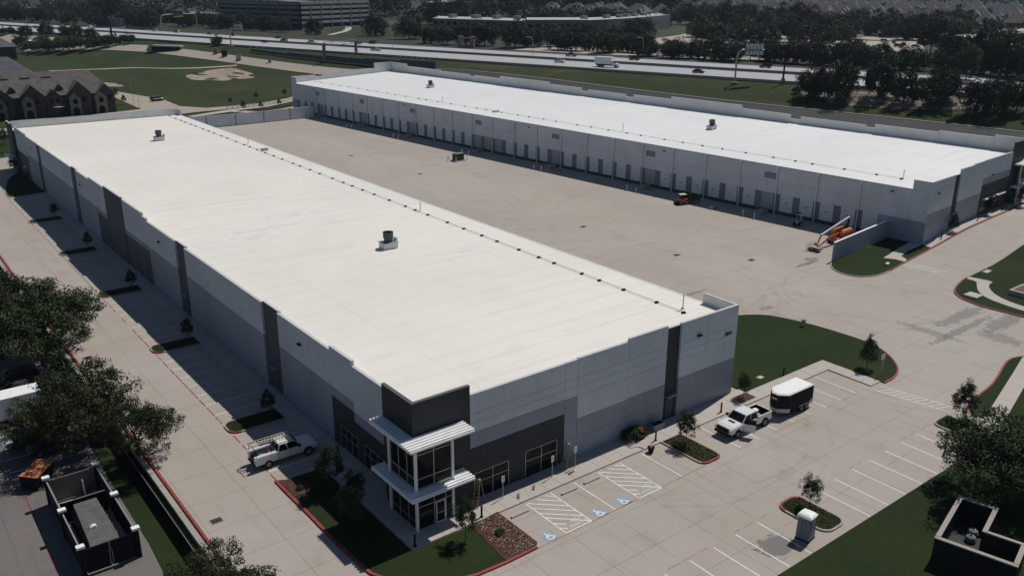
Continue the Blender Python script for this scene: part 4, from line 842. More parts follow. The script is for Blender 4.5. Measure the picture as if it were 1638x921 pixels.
for i in range(4):
    x, y = ((-4.4, 11.6), (-4.9, 9.4), (-5.3, 10.4), (4.6, -5.3))[i]; tree('bush', x, y, .22+.05*i, ['little shrub in the mulch near the service truck', 'little shrub at the edge of the shaded lawn', 'tiny shrub at the red kerb tip', 'sparse seedling in the red mulch bed'][i], 'shrub', 'shrub')
# foliage tufts that cover the beds
def tufts(name, rects, n, m, label, s=.16, z0=.1, seed=3):
    g = np.random.default_rng(seed); C_ = []
    for (x0, y0, x1, y1) in rects:
        for _ in range(n): x, y = g.uniform(x0, x1), g.uniform(y0, y1); C_.append((x, y, H(x, y)+z0))
    o = bpy.data.objects.new(name, leaf_mesh(name, np.array(C_), np.full(len(C_), s), 5, s*.55, m, seed)); COL.objects.link(o); return stuff(o, label, 'ground cover')
tufts('ground_cover', [(26.0, -7.7, 28.4, -3.0)], 170, 'leaf_shrub', 'low leafy cover on the island left of the pickup'); tufts('ground_cover', [(25.8, -20.8, 28.1, -16.6)], 170, 'leaf_shrub', 'low leafy cover on the island by the toilet', seed=4); tufts('ground_cover', [(50.5, -21.5, 53.0, -17.2)], 170, 'leaf_shrub', 'low leafy cover on the island by the right crosswalk', seed=5)
for i, y in enumerate(ISL): tufts('ground_cover', [(-6.0, y-1.0, -1.1, y+1.1)], 120, 'leaf_shrub', 'dark leafy cover filling a left parking island', seed=10+i)
# mulch chips and seedlings
g = random.Random(4); mb = MB()
for _ in range(900):
    x, y = g.uniform(3.4, 6.2), g.uniform(-8.2, -3.0); a = g.uniform(0, 3.14); l = g.uniform(.05, .13); c, s = math.cos(a)*l, math.sin(a)*l; z = .14+g.uniform(0, .05)
    mb.add([(x-c, y-s, z), (x+c*.2-s*.3, y+s*.2+c*.3, z+.03), (x+c, y+s, z+.02), (x+s*.25, y-c*.25, z)], [(0, 1, 2, 3)], g.randrange(3))
stuff(mb.build('mulch_chips', ['mulch', 'wood', 'kerb_concrete']), 'loose bark chips and stones on the mulch bed', 'mulch')
tufts('seedlings', [(3.6, -7.8, 6.0, -3.3)], 16, 'leaf_shrub', 'sparse green seedlings in the mulch bed', .13, .16, 21)
# background trees, measured one by one
ROW_OFFICE = [(238.4,368.4,5.8),(240,355.4,5.7),(248.5,349.8,6.1),(251.3,336.5,6.6),(256.4,316.6,7.8),(266.2,315.4,5.9),(277.7,313.3,5.9),(268.4,282.9,5.6),(303.8,313.2,5.8),(268.8,263.6,5.4),(282.1,264,4.3),(271.7,239.5,3.8),(274.9,237.4,3.5),(275.5,228.6,3.7),(276.5,223.8,3.4),(388.3,353.5,6.4),(313,344.6,5.4),(347.1,335.9,4.8)]
ROW_FAR = [(282.1,220,4.5),(282.8,207.6,5.8),(291,202,4.7),(296.3,198.4,4.4),(299.7,192.2,6),(298.7,178,6.1),(301.1,169.2,5.5),(303.7,160.5,6),(364.8,285,7),(364.7,272.9,6.2),(376.7,270.9,6.3),(376.7,259,6.8),(379.6,251.2,6.1),(415.8,264,7.2),(406,245.5,6.2),(395.8,229.1,6.7),(431.8,240.7,6),(325.5,167,5.4),(319.5,156.5,5.3),(314.4,146.3,5.1),(310.6,136,4.7),(311.9,128.9,4.4)]
ROW_BACK = [(532,440.8,11.1),(526.7,420,9.8),(539.5,412,10.3),(536.2,391.2,10),(533,371.4,9.3),(545.3,363.7,9.4),(542,345,10),(546.3,332.2,8.1),(535.8,310.2,7.8),(533,294,8.5),(516.9,270.5,7.7),(512.9,257.3,7.2),(497.1,237.9,7.6),(530.3,246,8),(566.8,254.9,9.2),(643.7,280.9,9.3)]
ROW_RIGHT = [(403.1,172.9,8),(401.9,146.8,6.4),(341.4,121.1,6.6),(327,124.6,6.3),(318.6,100.8,6.6),(310.8,90.2,5.6),(294.4,101.8,4.5),(290.2,109.9,4.1)]
EMBANK = [(220.3,115.9,3.8),(221.8,111.1,4),(223.4,106.1,4.6),(230.8,97.9,4.5),(229.9,88.8,4),(230.8,80.7,3.9),(237.8,79.9,3.8),(232.4,67.9,4.2),(234,63.4,4.5),(240,60,3.6)]
PARK = [(247,444.7,7),(248.2,407.4,7.7),(304.8,580.5,7.7),(414.7,757.9,12.5),(419.7,717.5,12.1),(359,547.2,10.7),(398.1,574.1,10.4),(460.7,625,14.3),(500.8,634.8,14.8),(568.4,669.9,15.9),(621.1,681.2,15.7),(650.9,664.3,15.8),(681,647.3,15.9),(654.4,581.6,15.7)]
LEFT = [(74.4,573.8,4.2),(67.6,557.5,3.4),(84.6,565.7,4.8),(91.9,544.8,4),(95.7,538.2,3.9),(99.6,519.4,3.9),(72.1,608.3,2.4),(69,616.5,2.4)]
UPLEFT = [(123.5,780.6,5.7),(142.4,798.1,8),(150.4,778.7,7.9),(163.3,785.6,9.6),(170.5,752.4,12),(168.3,688.2,8.2),(169.2,652.4,7.5),(181.3,656.4,6.2),(185.5,609.6,5.9),(201,621.6,6),(196.2,582.5,5.7),(200.1,570.1,6.1),(204.1,548.5,6.8),(212.6,533.8,5.9),(215.2,514.3,5.3),(221,477.2,5.1),(279,562.2,5.6),(276.1,586.5,4.8),(112.3,846.3,6.6),(123.5,839.7,5.5)]
SHRUB = [(66.9,530.8,3.2),(70.4,523,3.6),(74.4,513.1,3.9),(78.8,507.1,3.2),(82.4,498.1,3.8),(86.8,494,4.2),(91.1,485.7,3.5),(97.6,483.5,3.5),(101.2,481.8,3.5),(107.7,480.8,2.8),(110.2,476.2,2.4),(76.3,534.6,2.9),(82.5,524.8,2.5)]
ROADTREE = [(81.6,255.2,.9),(93.1,260.2,1),(102.5,256.2,1),(79.4,237.5,1.2),(85.3,236.9,1),(92.9,239.3,1),(53.9,296.2,1.3),(52,278.3,1.1)]
def view_x(x, y):
    d = Vector((x, y, H(x, y)+4))-CAMPOS; return d.dot(R_)/d.dot(F_)
ORD = 'first second third fourth fifth sixth seventh eighth ninth tenth eleventh twelfth thirteenth fourteenth fifteenth sixteenth seventeenth eighteenth nineteenth twentieth'.split()
def ordinal(n):
    if n < 20: return ORD[n]
    q = n+1; return '%d%s' % (q, {1: 'st', 2: 'nd', 3: 'rd'}.get(q % 10 if q % 100 not in (11, 12, 13) else 0, 'th'))
r9 = random.Random(12); FILL_L, FILL_R, FILL_M = [], [], []
for k in range(46): FILL_L.append((*hw(r9.uniform(332, 440), -800+k*8.4+r9.uniform(-4, 4)), r9.uniform(4.5, 7.5)))
for k in range(34): FILL_R.append((*hw(r9.uniform(328, 352), -200+k*9.0+r9.uniform(-3, 3)), r9.uniform(3.6, 5.6)))
for k in range(30): FILL_M.append((*hw(r9.uniform(452, 640), -330+k*15+r9.uniform(-6, 6)), r9.uniform(6, 9)))
FILL_L = [q for q in FILL_L if not (190 < q[0] < 330 and 500 < q[1] < 640)]
EMBANK = [(x, y, r*1.08) for x, y, r in EMBANK]
for L, key, lab, grp in ((FILL_L, 'oak', 'dark tree scattered along the far roadside at upper left', 'roadside trees at upper left'), (FILL_R, 'oak', 'dark tree hugging the far edge of the highway at right', 'roadside trees at right'), (FILL_M, 'oak', 'dark tree between the car parks and the housing estate', 'trees below the estate'), (ROW_OFFICE, 'oak', 'dark tree in the row before the long grey office', 'trees before the long office'), (ROW_FAR, 'oak', 'dark tree in the dense belt beyond the highway', 'dense trees beyond the highway'), (ROW_BACK, 'oak', 'dark tree in the back row below the housing roofs', 'back row of trees below the houses'), (ROW_RIGHT, 'tall', 'tall dark tree beside the flat roofed building at right', 'tall trees at the right'),
        (EMBANK, 'oak', 'dark tree on the embankment between far warehouse and highway', 'trees on the embankment'), (PARK, 'oak', 'dark tree in the park and woods behind the highway', 'park trees behind the highway'), (LEFT, 'oak', 'round tree in the car park left of the billboard', 'car park trees at far left'), (UPLEFT, 'oak', 'dark tree beyond the highway at upper left', 'trees beyond the highway at upper left')):
    for k, (x, y, r) in enumerate(sorted(L, key=lambda q: view_x(*q[:2]))): tree(key, x, y, r, lab+', '+ordinal(k)+' from the left', group=grp, i=k, zs=(.92+.2*((k*37) % 7)/7)*(1.3 if L is EMBANK else 1), name='shade_tree')
for k, (x, y, r) in enumerate(sorted(SHRUB, key=lambda q: view_x(*q[:2]))): tree('bush', x, y, r, 'light green shrub in the thicket at the field edge, '+ordinal(k)+' from the left', 'shrub', 'wild_shrub', 'shrubs along the field edge', i=k, zs=1.3)
tree('oak', 138, 419.8, 2.8, 'single round tree beside the frontage road below the sign mast', name='shade_tree')
rl = ['young street tree nearest the dark SUV side of the street', 'young street tree mid street beyond the screen wall', 'young street tree close to the far warehouse corner', 'young tree behind the left part of the far screen wall', 'young tree behind the middle of the far screen wall', 'young tree behind the right part of the far screen wall', 'round young tree right of the townhouses, farther one', 'round young tree right of the townhouses, nearer one']
for (x, y, r), l in zip(ROADTREE, rl): tree('young', x, y, r*.8, l, name='street_tree')
tree('young', 4.2, 212.6, 1.2, 'young tree on the strip before the townhouses at far left', name='street_tree')
for i, (x, y, r) in enumerate(((222, 122, 1.2), (224, 117, 1.6), (229, 108, 1.3), (219.5, 104, 1.5), (236, 88, 1.2), (228, 74, 1.3), (226, 62, 1.0), (222, 70, .8), (217, 96, .7), (243, 52, 1.5), (233, 54, 1.0)) and sorted(((222, 122, 1.2), (224, 117, 1.6), (229, 108, 1.3), (219.5, 104, 1.5), (236, 88, 1.2), (228, 74, 1.3), (226, 62, 1.0), (222, 70, .8), (217, 96, .7), (243, 52, 1.5), (233, 54, 1.0)), key=lambda q: view_x(*q[:2]))): tree('bush', x, y, r, 'low bush on the brown embankment soil, '+ordinal(i)+' from the left', 'shrub', 'low_bush', 'bushes on the embankment', i=i)
# far woods that read as one mass
g = np.random.default_rng(8); C_ = []; Rr = []
for _ in range(2600):
    s = g.uniform(-1900, 300); u = 470+g.random()**1.6*2200; x, y = hw(u, s)
    if 640 < u < 1250 and -330 < s and x > 500 and y < 640: continue      # the housing estate
    if u < 560 and s > -460: continue
    if u < 520 and s < -420: continue
    r = g.uniform(5, 9); C_.append((x, y, H(x, y)+r*.75)); Rr.append(r)
o = bpy.data.objects.new('distant_wood', leaf_mesh('distant_wood', np.array(C_), np.array(Rr), 34, 2.0, 'leaf_far', 5)); COL.objects.link(o); stuff(o, 'dark woods filling the distance behind the highway', 'woods')
# ---------------------------------------------------------------- vehicles
def ring(x, w, zb, zt):
    return [(x, -w*.86, zb), (x, -w, zb+.14), (x, -w, zt-.14), (x, -w*.86, zt), (x, w*.86, zt), (x, w, zt-.14), (x, w, zb+.14), (x, w*.86, zb)]
def cab(mb_g, mb_b, xb0, xb1, xt0, xt1, wb, wt, z0, z1, posts=(), pw=.07):
    """glass house into mb_g, roof skin and pillars into mb_b"""
    B = [(xb0, -wb, z0), (xb1, -wb, z0), (xb1, wb, z0), (xb0, wb, z0)]; T_ = [(xt0, -wt, z1), (xt1, -wt, z1), (xt1, wt, z1), (xt0, wt, z1)]
    mb_g.loft([B, T_])
    mb_b.loft([[(xt0-.05, -wt-.03, z1-.05), (xt1+.06, -wt-.03, z1-.05), (xt1+.06, wt+.03, z1-.05), (xt0-.05, wt+.03, z1-.05)], [(xt0, -wt+.03, z1+.03), (xt1-.05, -wt+.03, z1+.03), (xt1-.05, wt-.03, z1+.03), (xt0, wt-.03, z1+.03)]])
    for b, t in zip(B, T_): mb_b.bar(b, t, pw, pw)
    for f_ in posts:
        xb = xb0+(xb1-xb0)*f_; xt = xt0+(xt1-xt0)*f_
        for s in (-1, 1): mb_b.bar((xb, s*(wb+.005), z0), (xt, s*(wt+.005), z1), pw, .05)
def wheel_meshes(r, w):
    ty = MB().cyl((0, -w/2, 0), (0, w/2, 0), r, r, 16).mesh('tyre', 'rubber'); rim = MB().cyl((0, -w/2-.012, 0), (0, w/2+.012, 0), r*.6, r*.6, 12).mesh('rim', 'louver_grey'); return ty, rim
VP = {}
def proto(kind):
    if kind in VP: return VP[kind]
    P = []; g, b = MB(), MB()
    if kind == 'sedan':
        st = [(-2.35, .70, .48, .82), (-2.25, .85, .34, .95), (-1.6, .91, .24, 1.0), (-.8, .91, .2, .98), (.9, .91, .2, .95), (1.6, .90, .22, .88), (2.15, .82, .3, .76), (2.35, .66, .4, .66)]; cab(g, b, -1.95, 1.2, -1.2, .35, .83, .66, .95, 1.43, (.46,)); wx, wr, W, hl = (-1.4, 1.4), .33, .91, (2.2, .62)
    elif kind == 'suv':
        st = [(-2.45, .80, .5, 1.05), (-2.38, .94, .38, 1.12), (-1.6, .97, .28, 1.14), (.9, .97, .26, 1.10), (1.7, .96, .28, 1.04), (2.3, .90, .36, .94), (2.45, .76, .46, .84)]; cab(g, b, -2.35, 1.25, -2.15, .45, .89, .74, 1.08, 1.74, (.32, .64)); wx, wr, W, hl = (-1.45, 1.5), .37, .97, (2.33, .80)
    else:   # traffic pickup
        st = [(-2.9, .92, .5, 1.08), (-2.85, .97, .42, 1.12), (-.9, .98, .36, 1.14), (1.2, .98, .34, 1.12), (2.5, .96, .36, 1.08), (2.85, .86, .46, .96)]; cab(g, b, -.85, 1.25, -.7, .55, .9, .76, 1.1, 1.80, (.5,)); wx, wr, W, hl = (-1.75, 1.75), .40, .98, (2.74, .82)
    b.loft([ring(*s) for s in st]); P.append(('body', b.mesh('body', 'car_paint_white'), True, (0, 0, 0), []))
    P.append(('windows', g.mesh('windows', 'glass_dark'), False, (0, 0, 0), []))
    if kind == 'pickup': P.append(('bed', MB().box(-2.78, -.80, 1.1, -.95, .80, 1.15).mesh('bed', 'black_metal'), False, (0, 0, 0), []))
    ty, rim = wheel_meshes(wr, .24)
    for x in wx:
        for s in (-1, 1): P.append(('wheel', ty, False, (x, s*(W-.09), wr), [('rim', rim)]))
    for s in (-1, 1): P.append(('headlight', MB().box(hl[0]-.04, s*W*.62-.16, hl[1]-.07, hl[0]+.07, s*W*.62+.16, hl[1]+.07).mesh('headlight', 'lamp_glass'), False, (0, 0, 0), [])); P.append(('tail_light', MB().box(st[0][0]-.03, s*W*.66-.14, st[0][3]-.22, st[0][0]+.1, s*W*.66+.14, st[0][3]-.06).mesh('tail_light', 'tail_red'), False, (0, 0, 0), []))
    VP[kind] = P; return P
def car(kind, color, x, y, rz, label, cat='car', group=None, z=None, dz=0, name=None):
    t = thing(name or {'sedan': 'car', 'suv': 'suv', 'pickup': 'pickup_truck'}[kind], label, cat, (x, y, (H(x, y) if z is None else z)+dz), rz, group)
    for nm, me, colr, loc, sub in proto(kind):
        o = bpy.data.objects.new(nm, me); COL.objects.link(o); o.parent = t; o.location = loc
        if colr: o.material_slots[0].link = 'OBJECT'; o.material_slots[0].material = CARC[color]
        for sn, sm in sub: q = bpy.data.objects.new(sn, sm); COL.objects.link(q); q.parent = o
    return t
HWA = math.atan2(hd.y, hd.x)
# highway traffic (near carriageway runs to the right, far one to the left)
TR = [(95.3,645.7,'suv','grey'),(157.4,568.8,'sedan','silver'),(174.8,514.9,'sedan','grey'),(182.5,494.1,'suv','black'),(116.3,674,'sedan','black'),(165.2,422.7,'sedan','black'),(179.3,425.9,'suv','grey'),(195.4,455.8,'sedan','black'),(177.8,402.4,'pickup','white'),(203.4,385.5,'sedan','grey'),(209.2,381.6,'suv','black'),(187.3,337.4,'pickup','silver'),(218.2,236.8,'suv','white'),(244.1,258.3,'pickup','grey'),(253.6,227.5,'suv','black'),(234.7,173.5,'sedan','black'),(269.5,170.8,'suv','black'),(260.8,101.3,'sedan','white'),(164.5,546.6,'suv','grey'),(271.5,122.9,'sedan','silver'),(251.4,103.5,'sedan','white'),(130,640,'suv','white')]
TL = ['grey SUV on the highway at far left','silver car on the highway below the sign gantry','grey car on the far carriageway right of the gantry','black SUV on the far carriageway before the grey garage','black car at far left of the highway','black car on the near lanes left of the bright pickup','grey SUV on the near lanes beside the median','black car on the far lanes before the garage trees','white pickup glinting on the near highway lanes','grey car on the far lanes at the park','black SUV on the far lanes at the park','silver pickup on the near lanes before the park trees','white SUV on the near lanes left of the box truck','grey pickup on the far lanes above the white SUV','black SUV on the far lanes right of the box truck','black car on the near lanes left of the curved sign mast','dark SUV on the far lanes behind the curved sign mast','white car glinting between the embankment trees','grey SUV on the far lanes under the gantry','silver car on the far lanes behind the embankment trees','white car half hidden by the right embankment trees','white SUV on the far lanes at upper left']
for (x, y, k, c), l in zip(TR, TL):
    u = hn.x*x+hn.y*y; far = u > 292; lane = min((268, 274.3, 280.5, 286.8) if not far else (299.3, 305, 310.8, 315.8), key=lambda q: abs(q-u)); s = hd.x*x+hd.y*y; p = hw(lane, s)
    car(k, c, *p, HWA+(math.pi if far else 0), l, 'pickup' if k == 'pickup' else ('SUV' if k == 'suv' else 'car'), 'highway traffic', dz=.13)
# box truck
p = hw(274.5, hd.x*218.4+hd.y*209.4); bt_ = thing('box_truck', 'white box truck driving on the near highway lanes', 'truck', (*p, H(*p)+.13), HWA)
MB().box(-5.4, -1.25, 1.15, 2.2, 1.25, 3.95).build('cargo_box', 'white_metal', bt_, bevel=.05); MB().box(-5.2, -.5, .6, 4.6, .5, 1.1).build('chassis', 'black_metal', bt_)
MB().loft([[(2.4, -1.1, .8), (2.4, 1.1, .8), (2.4, 1.05, 2.5), (2.4, -1.05, 2.5)], [(3.7, -1.1, .8), (3.7, 1.1, .8), (3.6, 1.05, 1.75), (3.6, -1.05, 1.75)], [(5.0, -.85, .75), (5.0, .85, .75), (4.9, .8, 1.5), (4.9, -.8, 1.5)]]).build('cab', 'car_paint_white', bt_); MB().loft([[(2.5, -1.02, 1.75), (3.62, -1.02, 1.75), (3.62, 1.02, 1.75), (2.5, 1.02, 1.75)], [(2.5, -.98, 2.45), (3.1, -.98, 2.45), (3.1, .98, 2.45), (2.5, .98, 2.45)]]).build('windows', 'glass_dark', bt_)
MB().box(2.2, -1.1, 2.45, 3.15, 1.1, 2.62).build('cab_roof', 'car_paint_white', bt_); ty, rim = wheel_meshes(.5, .35)
for x in (-3.6, -2.5, 4.0):
    for s in (-1, 1): o = bpy.data.objects.new('wheel', ty); COL.objects.link(o); o.parent = bt_; o.location = (x, s*.98, .5); q = bpy.data.objects.new('rim', rim); COL.objects.link(q); q.parent = o
# parked cars: far lots, street, lower lot
LOT = [(401.4,214.4,'suv','black'),(519.5,277,'sedan','silver'),(407,200.1,'sedan','grey'),(431.2,205.6,'suv','grey'),(457.9,223.5,'sedan','black'),(463.6,232.6,'suv','silver'),(304.9,295.2,'suv','white'),(525.8,420.5,'sedan','black'),(473.3,283,'sedan','black'),(497.5,283,'suv','silver'),(233.2,354.2,'sedan','white'),(252.7,347,'sedan','silver'),(131.1,723.2,'sedan','white'),(173.3,697.6,'suv','silver'),(63.9,560.3,'suv','white'),(72.8,560.4,'sedan','grey'),(85.4,536.4,'sedan','white'),(72,551.4,'suv','black'),(426,213,'sedan','white'),(437,199,'sedan','black'),(444,210,'suv','black'),(79,545,'sedan','silver'),(92,530,'suv','black')]
for k, (x, y, kd, c) in enumerate(sorted(LOT, key=lambda q: view_x(*q[:2]))): car(kd, c, x, y, HWA+R(90*(k % 2)), '%s %s parked in the distant lots, %s from the left' % (c, 'SUV' if kd == 'suv' else 'car', ordinal(k)), 'SUV' if kd == 'suv' else 'car', 'cars parked in distant lots', dz=.16)
car('suv', 'black', 64.0, 280.3, R(10), 'black SUV parked on the street at the field corner', 'SUV')
car('suv', 'black', -21.0, 36.3, math.pi, 'black SUV parked in the shade of the left trees', 'SUV', z=-1.2); car('sedan', 'black', -20.3, 33.2, math.pi-.03, 'dark car parked beside the black SUV under the trees', z=-1.2); car('sedan', 'grey', -21.0, 48.3, math.pi, 'dark grey car half hidden under the left tree', z=-1.2); car('suv', 'black', -20.6, 51.4, math.pi, 'dark SUV deep in tree shade at the left edge', 'SUV', z=-1.2)
def add_wheels(t, spots, r, w):
    ty, rim = wheel_meshes(r, w)
    for x, y in spots: o = bpy.data.objects.new('wheel', ty); COL.objects.link(o); o.parent = t; o.location = (x, y, r); q = bpy.data.objects.new('rim', rim); COL.objects.link(q); q.parent = o
def big_pickup(t, service=False):
    b, g = MB(), MB(); dk = 'black_metal'
    b.loft([ring(*s) for s in [(3.12, .82, .62, 1.02), (3.04, .97, .5, 1.18), (2.6, 1.0, .48, 1.30), (1.6, 1.01, .46, 1.36), (1.35, 1.01, .46, 1.34), (-1.0, 1.01, .46, 1.34)]])
    cab(g, b, -.98, 1.42, -.82, .72, .94, .79, 1.32, 1.95, (.5,) if not service else (.42,), .085); b.build('body', 'car_paint_white', t, bevel=.02); g.build('windows', 'glass_dark', t)
    MB().box(3.06, -.72, .72, 3.16, .72, 1.12).build('grille', dk, t); MB().box(3.02, -.98, .42, 3.2, .98, .66).build('bumper', 'black_metal' if not service else 'galv', t, bevel=.03)
    for s in (-1, 1):
        MB().box(2.94, s*.84-.12, .84, 3.14, s*.84+.12, 1.10).build('headlight', 'lamp_glass', t); m = MB().box(1.02, s*1.03, 1.34, 1.2, s*1.32, 1.6).build('mirror', 'black_metal', t, bevel=.03)
        MB().box(-.98, s*1.005-.01, .5, -.96, s*1.005+.01, 1.3).build('door_gap', dk, t); MB().box(.28, s*1.008-.01, .55, .30, s*1.008+.01, 1.3).build('door_gap', dk, t); MB().box(.1, s*1.02-.02, 1.12, .24, s*1.02+.02, 1.17).build('door_handle', dk, t)
        for x in (2.05, -2.1): MB().prism([(x+.53*math.cos(R(a)), .44+.53*math.sin(R(a))) for a in range(0, 181, 18)], 'y', s*1.0-.02, s*1.0+.018).build('wheel_arch', dk, t)
    add_wheels(t, [(x, s*.92) for x in (2.05, -2.1) for s in (-1, 1)], .43, .27)
# white pickup with an open door
wp = thing('pickup_truck', 'white pickup with its driver door open beside the dark trailer', 'pickup', (34.45, -5.75, 0), math.pi)
big_pickup(wp); MB().box(1.75, -.36, 1.345, 1.98, .36, 1.40).build('hood_vent', 'black_metal', wp, bevel=.01)
bd = MB().box(-3.15, -.88, .70, -1.03, .88, .76).build('bed_floor', 'black_metal', wp)
for s in (-1, 1):
    w = MB(); w.box(-3.15, s*.90, .55, -1.02, s*1.01, 1.36); w.build('bed_side', 'car_paint_white', wp, bevel=.02); MB().box(-3.13, s*.885, .76, -1.05, s*.9, 1.33).build('bed_liner', 'black_metal', wp)
MB().box(-3.2, -.9, .6, -3.1, .9, 1.34).build('tailgate', 'car_paint_white', wp); MB().box(-1.08, -.9, .76, -1.02, .9, 1.33).build('bed_liner', 'black_metal', wp); MB().box(-3.3, -.95, .45, -3.2, .95, .62).build('rear_bumper', 'galv', wp); MB().box(-3.095, -.88, .76, -3.07, .88, 1.3).build('bed_liner', 'black_metal', wp)
dr = bpy.data.objects.new('open_door', MB().box(-1.1, -.04, .52, 0, .04, 1.32).mesh('open_door', 'car_paint_white')); COL.objects.link(dr); dr.parent = wp; dr.location = (1.22, 1.03, 0); dr.rotation_euler = (0, 0, R(-58)); dr['label'] = 'white driver door standing open'
MB().box(-1.06, -.02, 1.32, -.12, .02, 1.80).build('window', 'glass_dark', dr); MB().tube([(0, 0, 1.3), (-.35, 0, 1.86), (-1.08, 0, 1.86), (-1.08, 0, 1.3)], .035).build('window_frame', 'black_metal', dr); MB().box(-1.0, -.07, .6, -.1, -.04, 1.2).build('trim', 'louver_grey', dr)
def gear(name, label, cat, loc, parts, rz=0):
    t = thing(name, label, cat, loc, rz)
    for nm, mb, m in parts: mb.build(nm, m, t, bevel=.012)
    return t
wc_ = gear('water_cooler', 'orange and white water cooler standing in the pickup bed', 'cooler', (36.2, -5.75, .76), [('body', MB().lathe([(.17, 0), (.2, .45), (.2, .5)], 14), 'orange_paint'), ('lid', MB().lathe([(.22, .5), (.22, .58), (.16, .64), (.01, .65)], 14), 'white_metal')])
wc_.scale = (1.5, 1.5, 1.3)
gear('tool_bag', 'pale work bag lying in the pickup bed', 'bag', (36.35, -5.95, .76), [('bag', MB().loft([[(-.35, -.2, 0), (.35, -.2, 0), (.35, .2, 0), (-.35, .2, 0)], [(-.3, -.22, .2), (.3, -.18, .25), (.28, .2, .2), (-.32, .22, .22)], [(-.2, -.1, .34), (.2, -.1, .36), (.18, .1, .32), (-.2, .1, .36)]]), 'cream_paint'), ('handle', MB().tube([(-.15, 0, .34), (0, 0, .48), (.15, 0, .34)], .02), 'black_metal')])
gear('scrap_pile', 'grey mixed scrap lying in the pickup bed', 'scrap', (36.4, -6.3, .76), [('board', MB().box(-.6, -.2, 0, .6, .05, .06), 'wood'), ('tray', MB().box(-.4, -.1, .07, .3, .28, .2), 'louver_grey')])
# enclosed trailer
tr_ = thing('cargo_trailer', 'black enclosed cargo trailer with a white roof behind the pickup', 'trailer', (41.75, -5.95, 0), math.pi)
nose = [(-2.3, -1.12), (1.9, -1.12), (2.75, -.35), (2.75, .35), (1.9, 1.12), (-2.3, 1.12)]
MB().prism(nose, 'z', .5, 2.42).build('box', 'black_metal', tr_); MB().prism([(x*1.006, y*1.012) for x, y in nose], 'z', 2.42, 2.5).build('roof_edge', 'galv', tr_); MB().loft([[(x*1.0, y*1.0, 2.5) for x, y in nose], [(x*.93, y*.9, 2.60) for x, y in nose]]).build('roof', 'white_metal', tr_)
MB().prism([(1.9, -1.135), (2.765, -.36), (2.765, .36), (1.9, 1.135), (1.6, 1.135), (1.6, -1.135)], 'z', .52, .95).build('stone_guard', 'galv', tr_)
for s in (-1, 1):
    MB().box(-1.75, s*1.10-.04, .72, .15, s*1.10+.12, .80).build('fender', 'galv', tr_); MB().box(-2.32, s*1.1-.06, .5, -1.85, s*1.1+.04, .95).build('corner_guard', 'galv', tr_); MB().bar((2.7, s*.35, .5), (3.55, 0, .48), .1, .1).build('drawbar', 'black_metal', tr_)
add_wheels(tr_, [(x, s*1.1) for x in (-1.25, -.4) for s in (-1, 1)], .36, .2); MB().box(3.2, -.06, 0, 3.32, .06, .6).build('jack', 'galv', tr_); MB().box(2.76, -.3, 1.9, 2.79, .3, 2.1).build('plate', 'galv', tr_)
# service truck
st_ = thing('service_truck', 'white service truck with a ladder rack in the left bay', 'truck', (-4.0, 16.4, 0), 0)
st_.scale = (.94, .94, .97)
big_pickup(st_, True)
for s in (-1, 1):
    bx_ = MB().box(-3.35, s*.62, .6, -1.04, s*1.04, 1.42).build('tool_locker', 'car_paint_white', st_, bevel=.02)
    for x in (-3.3, -2.55, -1.75): MB().box(x, s*1.045-.008, .95, x+.6, s*1.045+.008, 1.36).build('locker_door', 'white_metal', bx_)
MB().box(-3.35, -.62, .6, -1.04, .62, .72).build('bed_floor', 'black_metal', st_); MB().box(-3.4, -.9, .5, -3.3, .9, .7).build('rear_bumper', 'black_metal', st_)
rk = MB()
for x in (-3.2, -1.15, .85):
    for s in (-1, 1): rk.bar((x, s*.92, 1.4 if x < 0 else 1.36), (x, s*.86, 2.1), .05, .05)
    rk.bar((x, -.86, 2.1), (x, .86, 2.1), .05, .05)
for s in (-1, 1): rk.bar((-3.25, s*.86, 2.12), (.95, s*.86, 2.12), .05, .05)
rk.build('ladder_rack', 'black_metal', st_)
def ladder(loc, rz, L, label, w=.42, m='wood'):
    t = thing('ladder', label, 'ladder', loc, rz)
    for s in (-1, 1): MB().box(0, s*w/2-.02, 0, L, s*w/2+.02, .08).build('rail', m, t)
    for k in range(int(L/.3)): MB().box(.15+k*.3, -w/2, .02, .19+k*.3, w/2, .06).build('rung', m, t)
ladder((-7.2, 16.95, 2.12), 0, 4.0, 'pale aluminium ladder on the left side of the service truck rack', .42, 'cream_paint'); ladder((-7.1, 16.5, 2.12), 0, 3.6, 'second ladder lying inside on the service truck rack', .36, 'cream_paint')
gear('fuel_can', 'red fuel can in the service truck bed nearest the cab', 'can', (-5.35, 16.5, .7), [('body', MB().box(-.2, -.28, 0, .2, .28, .42), 'paint_red'), ('spout', MB().cyl((.1, 0, .42), (.2, 0, .55), .04), 'black_metal')]); gear('fuel_can', 'red toolbox beside the fuel can in the service truck bed', 'box', (-5.75, 16.1, .7), [('body', MB().box(-.3, -.2, 0, .3, .2, .5), 'paint_red'), ('handle', MB().box(-.15, -.03, .5, .15, .03, .58), 'black_metal')])
gear('hose_reel', 'dark hose reel at the tail of the service truck', 'reel', (-6.75, 16.35, .7), [('drum', MB().cyl((-.05, -.3, .35), (-.05, .3, .35), .32, .32, 14), 'black_metal'), ('stand', MB().box(-.3, -.4, 0, .2, .4, .12), 'galv')]); gear('tool_crate', 'grey crate of tools mid service truck bed', 'crate', (-6.3, 16.15, .7), [('box', MB().box(-.3, -.3, 0, .3, .3, .4), 'louver_grey'), ('lid', MB().box(-.32, -.32, .4, .32, .32, .45), 'galv')])
